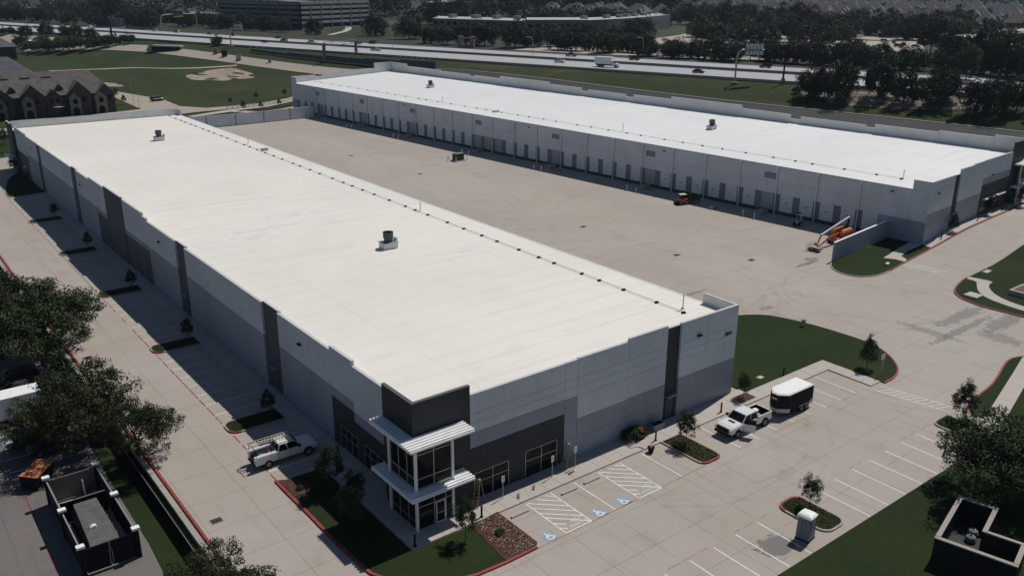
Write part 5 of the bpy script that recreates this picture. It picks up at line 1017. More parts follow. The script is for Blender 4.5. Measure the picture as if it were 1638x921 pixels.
# white box trailer at the left edge
wt_ = thing('box_trailer', 'long white box trailer cut by the left edge', 'trailer', (-23.4, 42.2, -1.2), 0)
MB().box(-4, -1.2, .9, 3.8, 1.2, 3.1).build('box', 'white_metal', wt_, bevel=.04); MB().box(-3.8, -.9, .6, 3.6, .9, .9).build('chassis', 'black_metal', wt_); MB().box(-3.95, -1.25, .78, 3.75, 1.25, .9).build('side_rail', 'galv', wt_); add_wheels(wt_, [(x, s*1.0) for x in (-2.5, -1.4) for s in (-1, 1)], .45, .25)
# portable toilet
pt = thing('portable_toilet', 'grey portable toilet with a white roof in the lower parking row', 'toilet', (23.75, -20.35, 0), R(8))
MB().box(-.58, -.58, 0, .58, .58, .12).build('skid', 'black_metal', pt); MB().loft([[(-.55, -.55, .12), (.55, -.55, .12), (.55, .55, .12), (-.55, .55, .12)], [(-.52, -.52, 2.05), (.52, -.52, 2.05), (.52, .52, 2.05), (-.52, .52, 2.05)]]).build('cabin', 'toilet_blue', pt)
MB().loft([[(s*q*.6, t_*q*.6, z) for s, t_ in ((-1, -1), (0, -1.06), (1, -1), (1.06, 0), (1, 1), (0, 1.06), (-1, 1), (-1.06, 0))] for z, q in ((2.05, 1), (2.16, 1), (2.28, .8), (2.36, .45))]).build('roof', 'white_metal', pt, smooth=False)
d = MB().box(-.37, -.575, .2, .37, -.55, 1.95).build('door', 'toilet_blue', pt); MB().box(.24, -.6, 1.0, .31, -.575, 1.15).build('latch', 'black_metal', d); MB().box(-.2, -.582, 1.72, .2, -.575, 1.85).build('vent', 'white_metal', d)
for k in range(3): MB().box(-.585, -.4+k*.3, .3, -.545, -.3+k*.3, 1.9).build('wall_rib', 'toilet_blue', pt)
# small street things in front of the warehouse
def light_bollard(x, y, label):
    t = thing('light_bollard', label, 'bollard light', (x, y, H(x, y)+.11), 0, 'black bollard lights along the walks'); MB().lathe([(.16, 0), (.16, .03), (.085, .05), (.085, .88)], 12).build('post', 'black_metal', t); MB().lathe([(.07, .88), (.07, .96), (.10, .97), (.10, 1.04), (.01, 1.06)], 12).build('head', 'black_metal', t)
for x, y, l in ((-1.65, -2.6, 'black bollard light below the glazed entrance corner'), (4.8, -2.55, 'black bollard light beside the mulch bed'), (25.6, -2.35, 'black bollard light by the dark plant pile'), (35.3, -2.3, 'black bollard light by the wall behind the pickup'), (47.9, -.75, 'black bollard light behind the trailer'), (*Bw(4.5, -1.2), 'bollard light nearest the far warehouse corner'), (*Bw(19, -1.4), 'second bollard light along the far warehouse end'), (*Bw(30, -1.5), 'third bollard light along the far warehouse end')): light_bollard(x, y, l)
def access_sign(x, y, label):
    t = thing('accessible_sign', label, 'sign', (x, y, .11)); MB().box(-.03, -.03, 0, .03, .03, 2.15).build('post', 'galv', t)
    p = MB().box(-.16, -.05, 1.55, .16, -.03, 2.15).build('plate', 'white_metal', t); wb = MB(); wheelchair(wb, .26, 0, .12); o = wb.build('symbol', 'paint_blue', p, (0, -.054, 1.98)); o.rotation_euler = (R(90), 0, 0); text_part('RESERVED\nPARKING', .05, 'paint_blue', p, (0, -.054, 1.72), (R(90), 0, 0))
for x, y, l in ((7.9, -1.35, 'accessible parking sign nearest the entrance canopy'), (13.4, -1.35, 'accessible parking sign before the right window'), (16.1, -1.35, 'accessible parking sign farthest from the entrance')): access_sign(x, y, l)
def wheel_stop(x0, x1, y, label):
    t = MB().prism([(-.13, 0), (.13, 0), (.09, .15), (-.09, .15)], 'x', x0, x1).build('wheel_stop', 'walk_concrete'); t.location = (0, y, .002); tag(t, label, 'wheel stop', 'wheel stops in the accessible bays')
for x0, x1, y, l in ((6.75, 8.5, -4.05, 'concrete wheel stop beside the mulch bed'), (12.3, 14.05, -3.95, 'middle concrete wheel stop of the accessible bays'), (15.0, 16.8, -3.85, 'concrete wheel stop farthest from the mulch bed')): wheel_stop(x0, x1, y, l)
for x, y, rz, l in ((9.1, -2.0, .9, 'short dark timber block lying on the walk, left one'), (11.0, -1.75, .8, 'short dark timber block lying on the walk, right one'), (15.2, -1.9, .2, 'thin timber offcut on the walk by the stepladder')):
    t = thing('timber_block', l, 'timber', (x, y, .115), rz); MB().box(-.35, -.1, 0, .35, .1, .14).build('block', 'wood', t, bevel=.01); MB().box(-.2, -.1, .14, .1, .05, .19).build('offcut', 'wood', t)
def stepladder(x, y, rz, label, h_=2.4):
    t = thing('stepladder', label, 'ladder', (x, y, .115), rz)
    for s in (-1, 1):
        MB().bar((-.55, s*.3, 0), (0, s*.18, h_), .05, .07).build('front_rail', 'wood', t); MB().bar((.6, s*.32, 0), (.02, s*.18, h_), .05, .05).build('rear_rail', 'wood', t)
    for k in range(7): q = (k+1)/8; MB().bar((-.55*(1-q), -.3+.12*q, h_*q), (-.55*(1-q), .3-.12*q, h_*q), .09, .03).build('step', 'wood', t)
    MB().box(-.12, -.2, h_-.02, .12, .2, h_+.03).build('top_cap', 'galv', t)
stepladder(5.7, -.85, R(20), 'open stepladder standing under the lower canopy end'); stepladder(15.6, -.85, R(15), 'open stepladder beside the right window')
pl = thing('plant_pot', 'black pot left on the empty accessible bay', 'pot', (23.75, -3.5, 0), .4); MB().lathe([(.22, 0), (.34, .5), (.36, .55), (.30, .55), (.28, .45), (.01, .44)], 12).build('pot', 'black_metal', pl); MB().box(-.1, -.1, .45, .12, .1, .62).build('bag', 'louver_grey', pl, bevel=.02)
for i, (x, y, s_) in enumerate(((23.4, -.75, .62), (24.3, -.7, .7), (25.1, -.75, .6))): tree('bush', x, y, s_, ['dark potted shrub at the wall, leftmost of three', 'dark potted shrub at the wall, middle one', 'dark potted shrub at the wall, rightmost of three'][i], 'shrub', 'potted_shrub', i=i, zs=1.1, z=.11)
gear('bucket', 'brown orange bucket among the dark shrubs by the wall', 'bucket', (24.7, -1.25, .9), [('pail', MB().lathe([(.16, 0), (.2, .36), (.17, .36), (.15, .05)], 12), 'orange_paint'), ('handle', MB().tube([(-.18, 0, .34), (0, 0, .5), (.18, 0, .34)], .012), 'galv')])
gear('crate_stand', 'dark crate holding up the bucket by the wall', 'crate', (24.7, -1.25, .11), [('box', MB().box(-.3, -.22, 0, .3, .22, .79), 'black_metal'), ('slat', MB().box(-.31, -.23, .3, .31, -.22, .4), 'wood')]); gear('plant_trough', 'grey trough standing by the dark door recess', 'planter', (27.4, -.8, .11), [('trough', MB().box(-.75, -.35, 0, .75, .35, .62), 'louver_grey'), ('soil', MB().box(-.66, -.27, .62, .66, .27, .635), 'black_metal')], .05)
gear('hose_coil', 'pale bent hose lying at the shadow edge by the shrubs', 'hose', (22.9, -1.75, .115), [('coil', MB().tube([(.3*math.cos(R(a)), .3*math.sin(R(a)), .03) for a in range(0, 330, 30)]+[(.5, -.5, .03), (.55, -.75, .03)], .045), 'galv'), ('nozzle', MB().cyl((.55, -.75, .03), (.6, -1.0, .03), .05), 'black_metal')])
tp = thing('tree_pit', 'square tree pit in the walk behind the pickup', 'tree pit', (39.8, -1.65, 0)); MB().box(-1.15, -.72, .115, 1.15, .7, .135).build('soil', 'mulch', tp); MB().box(-1.22, -.8, .1, 1.22, -.72, .15).build('edging', 'kerb_concrete', tp)
gp = thing('stop_sign', 'back of a white sign on a post at the lawn tip', 'sign', (56.7, -7.4, .09)); MB().box(-.03, -.03, 0, .03, .03, 2.6).build('post', 'galv', gp); MB().box(-.38, .03, 1.95, .38, .05, 2.6).build('plate', 'white_metal', gp)
gear('utility_pedestal', 'small grey utility pedestal at the edge of the rounded lawn', 'pedestal', (62.6, 6.9, .09), [('cabinet', MB().box(-.2, -.2, 0, .2, .2, .8), 'galv'), ('cap', MB().box(-.24, -.24, .8, .24, .24, .9), 'louver_grey')]); gear('valve_box', 'flat pale valve cover in the rounded lawn', 'cover', (45.4, .5, .09), [('cover', MB().box(-.4, -.3, 0, .4, .3, .05), 'walk_concrete'), ('lid', MB().box(-.2, -.15, .05, .2, .15, .07), 'galv')])
gear('pull_box', 'open utility box frame on the wedge lawn', 'box', (95.6, 14.6, .09), [('frame', MB().box(-.8, -.35, 0, .8, .35, .12), 'black_metal'), ('lid', MB().box(-.5, -.3, .12, .7, .2, .18), 'galv')], .3)
# machines in the court
bl = thing('boom_lift', 'orange boom lift with its basket lowered beside the screen wall', 'boom lift', (101.0, 26.6, 0), R(184))
MB().box(-1.9, -.75, .45, 1.9, .75, 1.0).build('chassis', 'orange_paint', bl, bevel=.06); add_wheels(bl, [(x, s*1.0) for x in (-1.4, 1.4) for s in (-1, 1)], .5, .38)
MB().cyl((0, 0, 1.0), (0, 0, 1.25), .6, .6, 16).build('turntable', 'black_metal', bl)
for s in (-1, 1): MB().loft([[(-2.5, s*.45, 1.25), (.9, s*.45, 1.25), (.9, s*1.15, 1.25), (-2.5, s*1.15, 1.25)], [(-2.5, s*.45, 1.9), (.9, s*.45, 1.9), (.9, s*1.15, 1.9), (-2.5, s*1.15, 1.9)], [(-2.2, s*.5, 2.35), (.5, s*.5, 2.3), (.5, s*.95, 2.25), (-2.2, s*.95, 2.3)]]).build('engine_cover', 'orange_paint', bl, bevel=.05)
MB().bar((.2, 0, 1.5), (4.2, 0, 1.2), .3, .34).build('lower_boom', 'orange_paint', bl); ub = MB().bar((-2.6, 0, 3.9), (6.3, 0, 2.3), .26, .32).build('upper_boom', 'cream_paint', bl); MB().bar((-2.6, 0, 3.9), (-2.2, 0, 1.9), .24, .3).build('riser', 'black_metal', bl)
MB().bar((6.2, 0, 2.35), (7.5, 0, .7), .16, .2).build('jib', 'orange_paint', bl); MB().bar((4.0, .1, 1.2), (7.2, .1, .55), .16, .2).build('jib_link', 'orange_paint', bl)
bk_ = MB().box(7.4, -1.0, .25, 8.7, 1.1, .32).build('basket', 'black_metal', bl)
for z in (.8, 1.35): MB().tube([(7.4, -1.0, z), (8.7, -1.0, z), (8.7, 1.1, z), (7.4, 1.1, z), (7.4, -1.0, z)], .03).build('guard_rail', 'galv', bk_)
for x, y in ((7.4, -1), (8.7, -1), (8.7, 1.1), (7.4, 1.1), (8.05, -1), (8.05, 1.1), (8.7, 0)): MB().box(x-.025, y-.025, .3, x+.025, y+.025, 1.35).build('guard_post', 'galv', bk_)
MB().box(7.5, -.3, .85, 7.75, .35, 1.3).build('control_box', 'orange_paint', bk_)
fk = thing('forklift', 'small pale forklift parked in the dock shade', 'forklift', (104.9, 37.6, 0), R(200))
MB().loft([[(-1.2, -.55, .35), (.6, -.55, .35), (.6, .55, .35), (-1.2, .55, .35)], [(-1.2, -.55, 1.0), (.6, -.5, .9), (.6, .5, .9), (-1.2, .55, 1.0)], [(-1.1, -.45, 1.15), (-.3, -.45, 1.1), (-.3, .45, 1.1), (-1.1, .45, 1.15)]]).build('body', 'galv', fk, bevel=.04); add_wheels(fk, [(-.8, s*.5) for s in (-1, 1)]+[(.6, s*.52) for s in (-1, 1)], .3, .22)
gd = MB(); [gd.bar(a, b, .06, .06) for s in (-1, 1) for a, b in (((-.9, s*.48, 1.1), (-.7, s*.45, 2.1)), ((.55, s*.48, .9), (.3, s*.45, 2.1)), ((-.7, s*.45, 2.1), (.3, s*.45, 2.1)))]; gd.build('overhead_guard', 'white_metal', fk); MB().box(-.7, -.48, 2.1, .3, .48, 2.14).build('guard_roof', 'black_metal', fk)
for s in (-1, 1): MB().box(.78, s*.35-.05, .1, .9, s*.35+.05, 2.0).build('mast_rail', 'black_metal', fk); MB().box(.9, s*.25-.06, .08, 1.95, s*.25+.06, .14).build('fork', 'black_metal', fk)
MB().box(-.55, -.28, 1.0, .0, .28, 1.12).build('seat', 'black_metal', fk)
lo = thing('compact_loader', 'small orange loader at the shadow edge of the dock wall', 'loader', (99.6, 60.9, 0), R(160)); MB().box(-1.0, -.55, .4, .6, .55, 1.2).build('body', 'orange_paint', lo, bevel=.06); MB().box(-.7, -.5, 1.2, .5, .5, 1.95).build('cabin', 'glass_dark', lo); MB().box(-.8, -.55, 1.95, .55, .55, 2.05).build('roof', 'cream_paint', lo); add_wheels(lo, [(x, s*.6) for x in (-.65, .45) for s in (-1, 1)], .38, .26); MB().box(.9, -.75, .1, 1.4, .75, .6).build('bucket', 'black_metal', lo)
for s in (-1, 1): MB().bar((-.7, s*.6, 1.25), (1.0, s*.6, .5), .1, .14).build('lift_arm', 'orange_paint', lo)
for i, (x, y, q) in enumerate(((101.6, 60.6, .9), (102.7, 60.0, .8), (102.0, 61.6, .7))): tree('bush', x, y, q, ['dark shrub waiting by the orange loader, left one', 'dark shrub waiting by the orange loader, right one', 'dark shrub waiting by the orange loader, rear one'][i], 'shrub', 'potted_shrub', i=i, zs=1.5)
gear('pallet_stack', 'grey heap of pallets in the dock shade right of the orange loader', 'pallets', (101.7, 54.8, 0), [('pallet', MB().box(-.9, -.6, 0, .9, .6, .14), 'louver_grey'), ('pallet', MB().box(-.85, -.65, .16, .95, .55, .3), 'louver_grey'), ('tarp', MB().loft([[(-.7, -.5, .31), (.7, -.5, .31), (.7, .5, .31), (-.7, .5, .31)], [(-.4, -.3, .8), (.5, -.25, .7), (.4, .3, .75), (-.5, .2, .65)]]), 'galv')], .2)
tf = thing('transformer', 'dark green pad transformer ringed by bollards in the court', 'transformer', (89.2, 124.3, 0), BT); MB().box(-1.4, -1.2, 0, 1.4, 1.2, .15).build('pad', 'kerb_concrete', tf)
for s in (-1, 1):
    c = MB().box(s*.62-.58, -.85, .15, s*.62+.58, .85, 1.75).build('cabinet', 'transformer_green', tf, bevel=.03); MB().box(s*.62-.6, -.9, 1.75, s*.62+.6, .6, 1.82).build('lid', 'louver_grey', c); MB().box(s*.62-.02, -.87, .2, s*.62+.02, -.85, 1.7).build('door_seam', 'black_metal', c)
# lower-left bin enclosure
en = thing('bin_enclosure', 'black walled bin enclosure with white capped posts in the lower left', 'enclosure', (-20.7, 17.0, -1.2))
for x in (-2.0, 2.0):
    for y0, y1 in ((-5.9, .02), (.16, 6.1)): MB().box(x-.05, y0+.1, .1, x+.05, y1-.1, 2.3).build('side_panel', 'black_metal', en); MB().box(x-.06, y0+.1, 2.3, x+.06, y1-.1, 2.38).build('top_rail', 'galv', en)
    for y in (-6.0, .1, 6.2): p = MB().box(x-.17, y-.17, 0, x+.17, y+.17, 2.5).build('post', 'black_metal', en); MB().box(x-.3, y-.24, 2.5, x+.3, y+.24, 2.72).build('post_cap', 'white_metal', p, bevel=.02)
MB().box(-1.8, 6.15, .1, 1.8, 6.25, 2.3).build('rear_panel', 'scrub_soil', en); MB().box(-1.8, 2.2, .1, 1.8, 2.32, 2.0).build('divider', 'black_metal', en); MB().box(-1.7, 2.12, 2.0, 1.7, 2.2, 2.06).build('top_rail', 'galv', en); MB().box(-1.9, -5.9, .0, 1.9, 6.1, .03).build('floor', 'walk_concrete', en)
for s in (-1, 1): MB().box(min(0, s*1.8)+.02, -6.05, .15, max(0, s*1.8)-.02, -5.97, 2.3).build('gate', 'black_metal', en); MB().box(s*.1-.02, -6.12, .3, s*.1+.02, -6.05, 1.6).build('gate_bolt', 'galv', en)
wb_ = thing('white_board', 'white board leaning on the tan rear wall of the enclosure', 'board', (-20.0, 22.6, -1.165), 0)
MB().bar((0, 0, .0), (0, .42, 1.5), .75, .05).build('sheet', 'white_metal', wb_); MB().bar((-.3, -.05, .3), (.3, -.05, .3), .05, .04).build('batten', 'wood', wb_)
cp_ = thing('compactor', 'grey trash compactor container inside the black enclosure', 'compactor', (-20.75, 15.1, -1.17)); MB().loft([[(-1.15, -3.6, .2), (1.05, -3.6, .2), (1.05, 3.7, .2), (-1.05, 3.7, .2)], [(-1.15, -3.6, 1.1), (1.05, -3.6, 1.1), (1.05, 3.7, 1.1), (-1.05, 3.7, 1.1)], [(-1.1, -2.4, 1.82), (1.0, -2.4, 1.82), (.95, 3.7, 1.82), (-.85, 3.7, 1.82)]]).build('container', 'compactor_grey', cp_, bevel=.03)
for y in (-2.2, -.8, .6, 2.0): MB().box(1.05, y, .3, 1.12, y+.15, 1.6).build('side_rib', 'compactor_grey', cp_)
MB().box(-1.2, -3.7, 0, 1.1, 3.8, .2).build('skid', 'black_metal', cp_); gear('crumpled_bag', 'white crumpled bag on the compactor top', 'bag', (-21.1, 14.4, .66), [('bag', MB().loft([[(-.3, -.2, 0), (.25, -.22, 0), (.3, .2, 0), (-.2, .22, 0)], [(-.25, -.15, .12), (.2, -.2, .18), (.24, .12, .1), (-.15, .2, .16)], [(-.05, -.05, .26), (.08, -.06, .24), (.06, .05, .22), (-.04, .06, .26)]]), 'white_metal'), ('knot', MB().cyl((0, 0, .22), (.3, .1, .16), .05, .02), 'white_metal')])
dm = thing('dumpster', 'black dumpster with two orange lids beside the enclosure', 'dumpster', (-22.75, 27.75, -1.2), R(52)); MB().loft([[(-1.5, -.6, .1), (1.5, -.6, .1), (1.5, .65, .1), (-1.5, .65, .1)], [(-1.55, -.8, 1.25), (1.55, -.8, 1.25), (1.55, .75, 1.45), (-1.55, .75, 1.45)]]).build('bin', 'black_metal', dm)
for s in (-1, 1): MB().loft([[(s*.78-.74, -.85, 1.27), (s*.78+.74, -.85, 1.27), (s*.78+.74, .75, 1.47), (s*.78-.74, .75, 1.47)], [(s*.78-.74, -.85, 1.33), (s*.78+.74, -.85, 1.33), (s*.78+.74, .75, 1.53), (s*.78-.74, .75, 1.53)]]).build('lid', 'dumpster_lid', dm); MB().box(s*1.56-.06, -.3, .7, s*1.56+.06, .3, .85).build('fork_pocket', 'black_metal', dm)
# lower-right bin yard
by = thing('bin_yard', 'dark brick bin yard with pale wall tops in the lower right', 'enclosure', (28.6, -28.1, 0), R(13.5))
def brick_wall(x0, y0, x1, y1, hgt=2.2):
    w = MB().box(x0, y0, 0, x1, y1, hgt).build('wall', 'dark_brick', by); MB().box(x0-.03, y0-.03, hgt, x1+.03, y1+.03, hgt+.1).build('coping', 'kerb_concrete', w)
brick_wall(.3, -.3, 7.4, 0); brick_wall(0, -5.6, .3, 0); brick_wall(.3, -5.6, 3.1, -5.3); brick_wall(7.1, -2.6, 7.4, -.33); brick_wall(3.2, -2.9, 7.4, -2.62); brick_wall(3.2, -5.6, 3.45, -2.93)
MB().box(.3, -5.3, 0, 3.2, -.3, .13).build('floor', 'dark_asphalt', by); MB().box(3.2, -2.6, 0, 7.1, -.3, .13).build('floor', 'dark_asphalt', by)  # dark floor colour stands in for the deep tree shade inside the yard
gear('broken_chair', 'pale broken chair dumped inside the bin yard', 'chair', (31.0, -28.9, .135), [('seat', MB().box(-.3, -.25, .3, .3, .25, .36), 'cream_paint'), ('back', MB().bar((-.3, 0, .36), (-.6, 0, .9), .45, .05), 'cream_paint'), ('leg', MB().bar((.2, .2, 0), (.2, .2, .3), .05, .05), 'cream_paint'), ('leg', MB().bar((.2, -.2, 0), (.2, -.2, .3), .05, .05), 'cream_paint')], .6); gear('white_basin', 'white oval basin lying in the bin yard', 'basin', (31.3, -31.4, .135), [('bowl', MB().lathe([(.25, 0), (.45, .25), (.5, .3), (.42, .28), (.2, .08)], 14), 'white_metal'), ('rim', MB().lathe([(.48, .29), (.53, .31), (.48, .33)], 14), 'white_metal')])
for i, (x, y) in enumerate(((33.6, -29.6+.9), (34.6, -28.6))): gear('trash_bag', ['grey trash bag in the inner corner of the bin yard', 'dark blue trash bag beside the grey one in the bin yard'][i], 'bag', (x, y+.2*i, .135), [('bag', MB().lathe([(.35, 0), (.45, .2), (.35, .45), (.12, .6), (.02, .62)], 10), 'toilet_blue' if i else 'louver_grey'), ('knot', MB().lathe([(.05, .6), (.09, .7), (.01, .74)], 8), 'black_metal')])
tufts('ground_cover', [(28.9, -27.9, 35.6, -27.2)], 1, 'leaf_shrub', 'weeds at the foot of the bin yard wall', .15, .1, 77)
# ---------------------------------------------------------------- townhouses
tn = thing('townhouse_row', 'dark brick townhouse row with gables and tan arches at far left', 'building', (0, 262, 0))
MB().box(2, 0, 0, 45, 13, 6.6).build('wall', 'brick_dark', tn)
MB().add([(1.5, -.5, 6.4), (45.4, -.5, 6.4), (39.5, 6.5, 13.4), (1.5, 6.5, 13.4), (1.5, 13.5, 6.4), (45.4, 13.5, 6.4)], [(0, 1, 2, 3), (3, 2, 5, 4), (1, 5, 2), (0, 3, 4), (0, 4, 5, 1)]).build('roof', 'shingle', tn)
def gable(x0, x1, za, ze, y0, wallm, name='gable', depth=6.0, win=True, parent=None):
    p = parent or tn; xm = (x0+x1)/2
    g_ = MB().add([(x0, y0, 0), (x1, y0, 0), (x1, y0, ze), (xm, y0, za), (x0, y0, ze), (x0, y0+1.6, 0), (x1, y0+1.6, 0), (x1, y0+1.6, ze), (xm, y0+1.6, za), (x0, y0+1.6, ze)], [(0, 1, 2, 3, 4), (9, 8, 7, 6, 5), (0, 5, 6, 1), (1, 6, 7, 2), (4, 9, 5, 0), (2, 7, 8, 3), (3, 8, 9, 4)]).build(name, wallm, p)
    o = .3; MB().add([(x0-o, y0-.3, ze-o*.5), (xm, y0-.3, za+.18), (x1+o, y0-.3, ze-o*.5), (x0-o, y0+depth*.35, ze-o*.5), (xm, y0+depth, za+.18), (x1+o, y0+depth*.35, ze-o*.5)], [(0, 1, 4, 3), (1, 2, 5, 4)]).build('gable_roof', 'shingle', g_)
    return g_
def arch(parent, x, y, z0, w, h_, m='black_metal', name='arch_opening'):
    return MB().prism([(x-w/2, z0), (x+w/2, z0)]+[(x+w/2*math.cos(R(a)), z0+h_-w/2+w/2*math.sin(R(a))) for a in range(0, 181, 20)], 'y', y-.06, y+.1).build(name, m, parent)
for x0, x1, za, ze in ((17.0, 23.9, 10.0, 6.6), (30.8, 37.6, 10.4, 6.8), (39.4, 44.9, 9.2, 6.4), (24.2, 28.6, 8.4, 6.3), (9.2, 15.0, 9.0, 6.4), (3.0, 8.0, 8.6, 6.3)):
    g_ = gable(x0, x1, za, ze, -1.5, 'brick_dark'); xm = (x0+x1)/2
    for dx in (-.9, .9): w = MB().box(xm+dx+.3-.5, -1.58, 4.2, xm+dx+.3+.5, -1.48, 5.6).build('window', 'glass_dark', g_); 
for x in (19.0, 32.5, 40.3, 11.0, 4.6):
    g_ = gable(x-1.7, x+1.7, 7.2, 5.4, -2.6, 'brick_tan', 'porch_gable', 3.2); arch(g_, x, -2.62, 0, 1.9, 2.6); arch(g_, x, -2.62, 3.6, 1.4, 1.6, 'glass_dark', 'arch_window')
for x in (15.3, 29.0):
    d = MB().prism([(x-1.0, 7.2), (x+1.0, 7.2), (x+1.0, 8.6), (x, 9.6), (x-1.0, 8.6)], 'y', 1.0, 4.0).build('dormer', 'brick_dark', tn); MB().box(x-.55, .93, 7.5, x+.55, 1.0, 8.6).build('window', 'glass_dark', d); MB().add([(x-1.3, .8, 8.3), (x, .8, 9.75), (x+1.3, .8, 8.3), (x-1.3, 4.4, 8.3), (x, 4.4, 9.75), (x+1.3, 4.4, 8.3)], [(0, 1, 4, 3), (1, 2, 5, 4)]).build('dormer_roof', 'shingle', d)
for x in (14.0, 20.3, 26.5): MB().box(x-1.4, 4.6, 11.2, x+1.4, 5.6, 12.0).build('roof_vent', 'shingle_blue', tn)
MB().box(26.0, -2.6, 2.9, 29.0, -1.5, 3.05).build('door_hood', 'white_metal', tn)
t2 = thing('apartment_house', 'dark hipped apartment roof behind the townhouses at the left edge', 'building', (5, 302, 0)); MB().box(-20, 0, 0, 26, 16, 8.5).build('wall', 'brick_dark', t2); MB().add([(-21, -1, 8.3), (27, -1, 8.3), (18, 8, 15.5), (-14, 8, 15.5), (-21, 17, 8.3), (27, 17, 8.3)], [(0, 1, 2, 3), (3, 2, 5, 4), (1, 5, 2), (0, 3, 4), (0, 4, 5, 1)]).build('roof', 'shingle_blue', t2)
for x in (-12, -4, 4, 12, 20): MB().box(x-.8, -.1, 4.5, x+.8, 0, 6.2).build('window', 'glass_dark', t2)
t2 = thing('apartment_house', 'small dark roofed building beside the car park at the left edge', 'building', (44, 500, H(44, 500))); MB().box(-14, 0, 0, 12, 12, 7).build('wall', 'brick_dark', t2); MB().add([(-15, -1, 6.8), (13, -1, 6.8), (7, 6, 11), (-9, 6, 11), (-15, 13, 6.8), (13, 13, 6.8)], [(0, 1, 2, 3), (3, 2, 5, 4), (1, 5, 2), (0, 3, 4), (0, 4, 5, 1)]).build('roof', 'shingle_blue', t2)
# ---------------------------------------------------------------- buildings beyond the highway
def facade_wall(parent, p0, p1, z0, z1, m, thick=.5):
    a = Vector((*p0, 0)); b = Vector((*p1, 0)); return MB().bar((a.x, a.y, (z0+z1)/2), (b.x, b.y, (z0+z1)/2), thick, z1-z0).build('wall', m, parent)
def facade_windows(parent, p0, p1, rows, pitch, w, m='glass_dark', out=.3):
    a = Vector(p0); b = Vector(p1); L = (b-a).length; d = (b-a)/L; n = Vector((d.y, -d.x))*out; k = int(L/pitch)
    if n.x > 0: n = -n
    for i in range(k):
        c = a+d*(L*(i+.5)/k)+n
        for z0, z1 in rows: q = c-d*w/2; e = c+d*w/2; MB().bar((q.x, q.y, (z0+z1)/2), (e.x, e.y, (z0+z1)/2), .12, z1-z0).build('window', m, parent)
of = thing('office_building', 'long low grey office with a curved right wing beyond the highway', 'building', (0, 0, 0)); zo = 9.0
FP = [(296, 456), (310, 424), (323, 392)]; BP = [(321, 388), (354, 369)]; RP = [(357, 372), (378, 375.5), (399, 381), (418, 387.5), (437, 395), (457, 404), (477, 413)]
for PL, top in ((FP, 18.2), (BP, 19.0), (RP, 18.6)):
    for a, b in zip(PL[:-1], PL[1:]): facade_wall(of, a, b, zo, top, 'bldg_grey'); facade_windows(of, a, b, ((zo+1.0, zo+3.2), (zo+5.4, zo+7.6)), 4.4, 2.4)
for PL, top in ((FP, 17.8), (BP, 18.6), (RP, 18.2)):
    back = [(x+30, y+38) for x, y in PL[::-1]]; MB().prism(PL+back, 'z', top-.4, top).build('roof', 'bldg_pale', of)
    for a, b in zip(back[:-1], back[1:]): facade_wall(of, a, b, zo, top, 'bldg_grey')
facade_wall(of, RP[-1], (RP[-1][0]+30, RP[-1][1]+38), zo, 18.6, 'bldg_grey'); facade_wall(of, FP[0], (FP[0][0]+30, FP[0][1]+38), zo, 18.2, 'bldg_grey'); MB().bar((326, 384, zo+3.9), (350, 370.5, zo+3.9), 1.4, 1.2).build('entrance_recess', 'black_metal', of)
for i, (x, y, w) in enumerate(((316, 462, 6), (324, 446, 7), (331, 432, 7), (337, 418, 5), (372, 392, 5), (398, 398, 6), (414, 402, 5), (426, 407, 5), (440, 413, 6), (456, 420, 6))): MB().box(-w/2, -1.6, 0, w/2, 1.6, 2.2).build('roof_unit', 'louver_grey', of, (x, y, 18.1), R(20))
ga = thing('parking_garage', 'tall grey banded building beyond the highway at upper left', 'building', (236, 528, 9)); zt = 17.5
e1 = Vector((-.34, .94)); e2 = Vector((.94, .34)); L1, L2 = 82, 70
MB().prism([(e1*.6+e2*.6)[:], (e1*(L1-.6)+e2*.6)[:], (e1*(L1-.6)+e2*(L2-.6))[:], (e1*.6+e2*(L2-.6))[:]], 'z', 0, zt-1).build('inner_wall', 'glass_dark', ga)
for lv in range(6):
    z0 = lv*3.25+(1.9 if lv else 0)-1.1*(lv > 0); z1 = z0+(1.75 if lv else 1.2)
    for e, L, m, n in ((e1, L1, 'bldg_grey', 8), (e2, L2, 'bldg_pale', 8)):
        for k in range(n):
            a = e*(L*k/n+.05); b = e*(L*(k+1)/n-.05); MB().bar((a.x, a.y, (z0+z1)/2), (b.x, b.y, (z0+z1)/2), .5, z1-z0).build('spandrel', m, ga)
for e, L, m, n in ((e1, L1, 'bldg_grey', 8), (e2, L2, 'bldg_pale', 7)):
    for k in range(n+1): a = e*(L*k/n); MB().box(a.x-.4, a.y-.4, 0, a.x+.4, a.y+.4, zt-.2).build('column', m, ga)
MB().prism([(0, 0), (e1*L1)[:], (e1*L1+e2*L2)[:], (e2*L2)[:]], 'z', zt-1.0, zt-.4).build('roof', 'bldg_pale', ga)
for k in range(10): p = e1*(6+k*7.5)+e2*8; MB().box(-.15, -.15, 0, .15, .15, 2.6).build('roof_post', 'white_metal', ga, (p.x, p.y, zt-.4))
def block(name, label, P, z0, z1, m, roofm, pitch=6.0, win=True, hg=None):
    t = thing(name, label, 'building', (0, 0, 0))
    for a, b in zip(P, P[1:]+P[:1]):
        facade_wall(t, a, b, z0, z1, m)
        if win: facade_windows(t, a, b, [(z0+1.2+3.6*i, z0+3.0+3.6*i) for i in range(max(1, int((z1-z0)/3.8)))], pitch, 2.6)
    MB().prism(P, 'z', z1-1.0, z1-.6).build('roof', roofm, t); return t
block('garage_building', 'pale two deck car park in the upper left corner', [(80, 872), (165, 886), (172, 930), (82, 914)], 9, 16, 'bldg_pale', 'bldg_pale', 8)
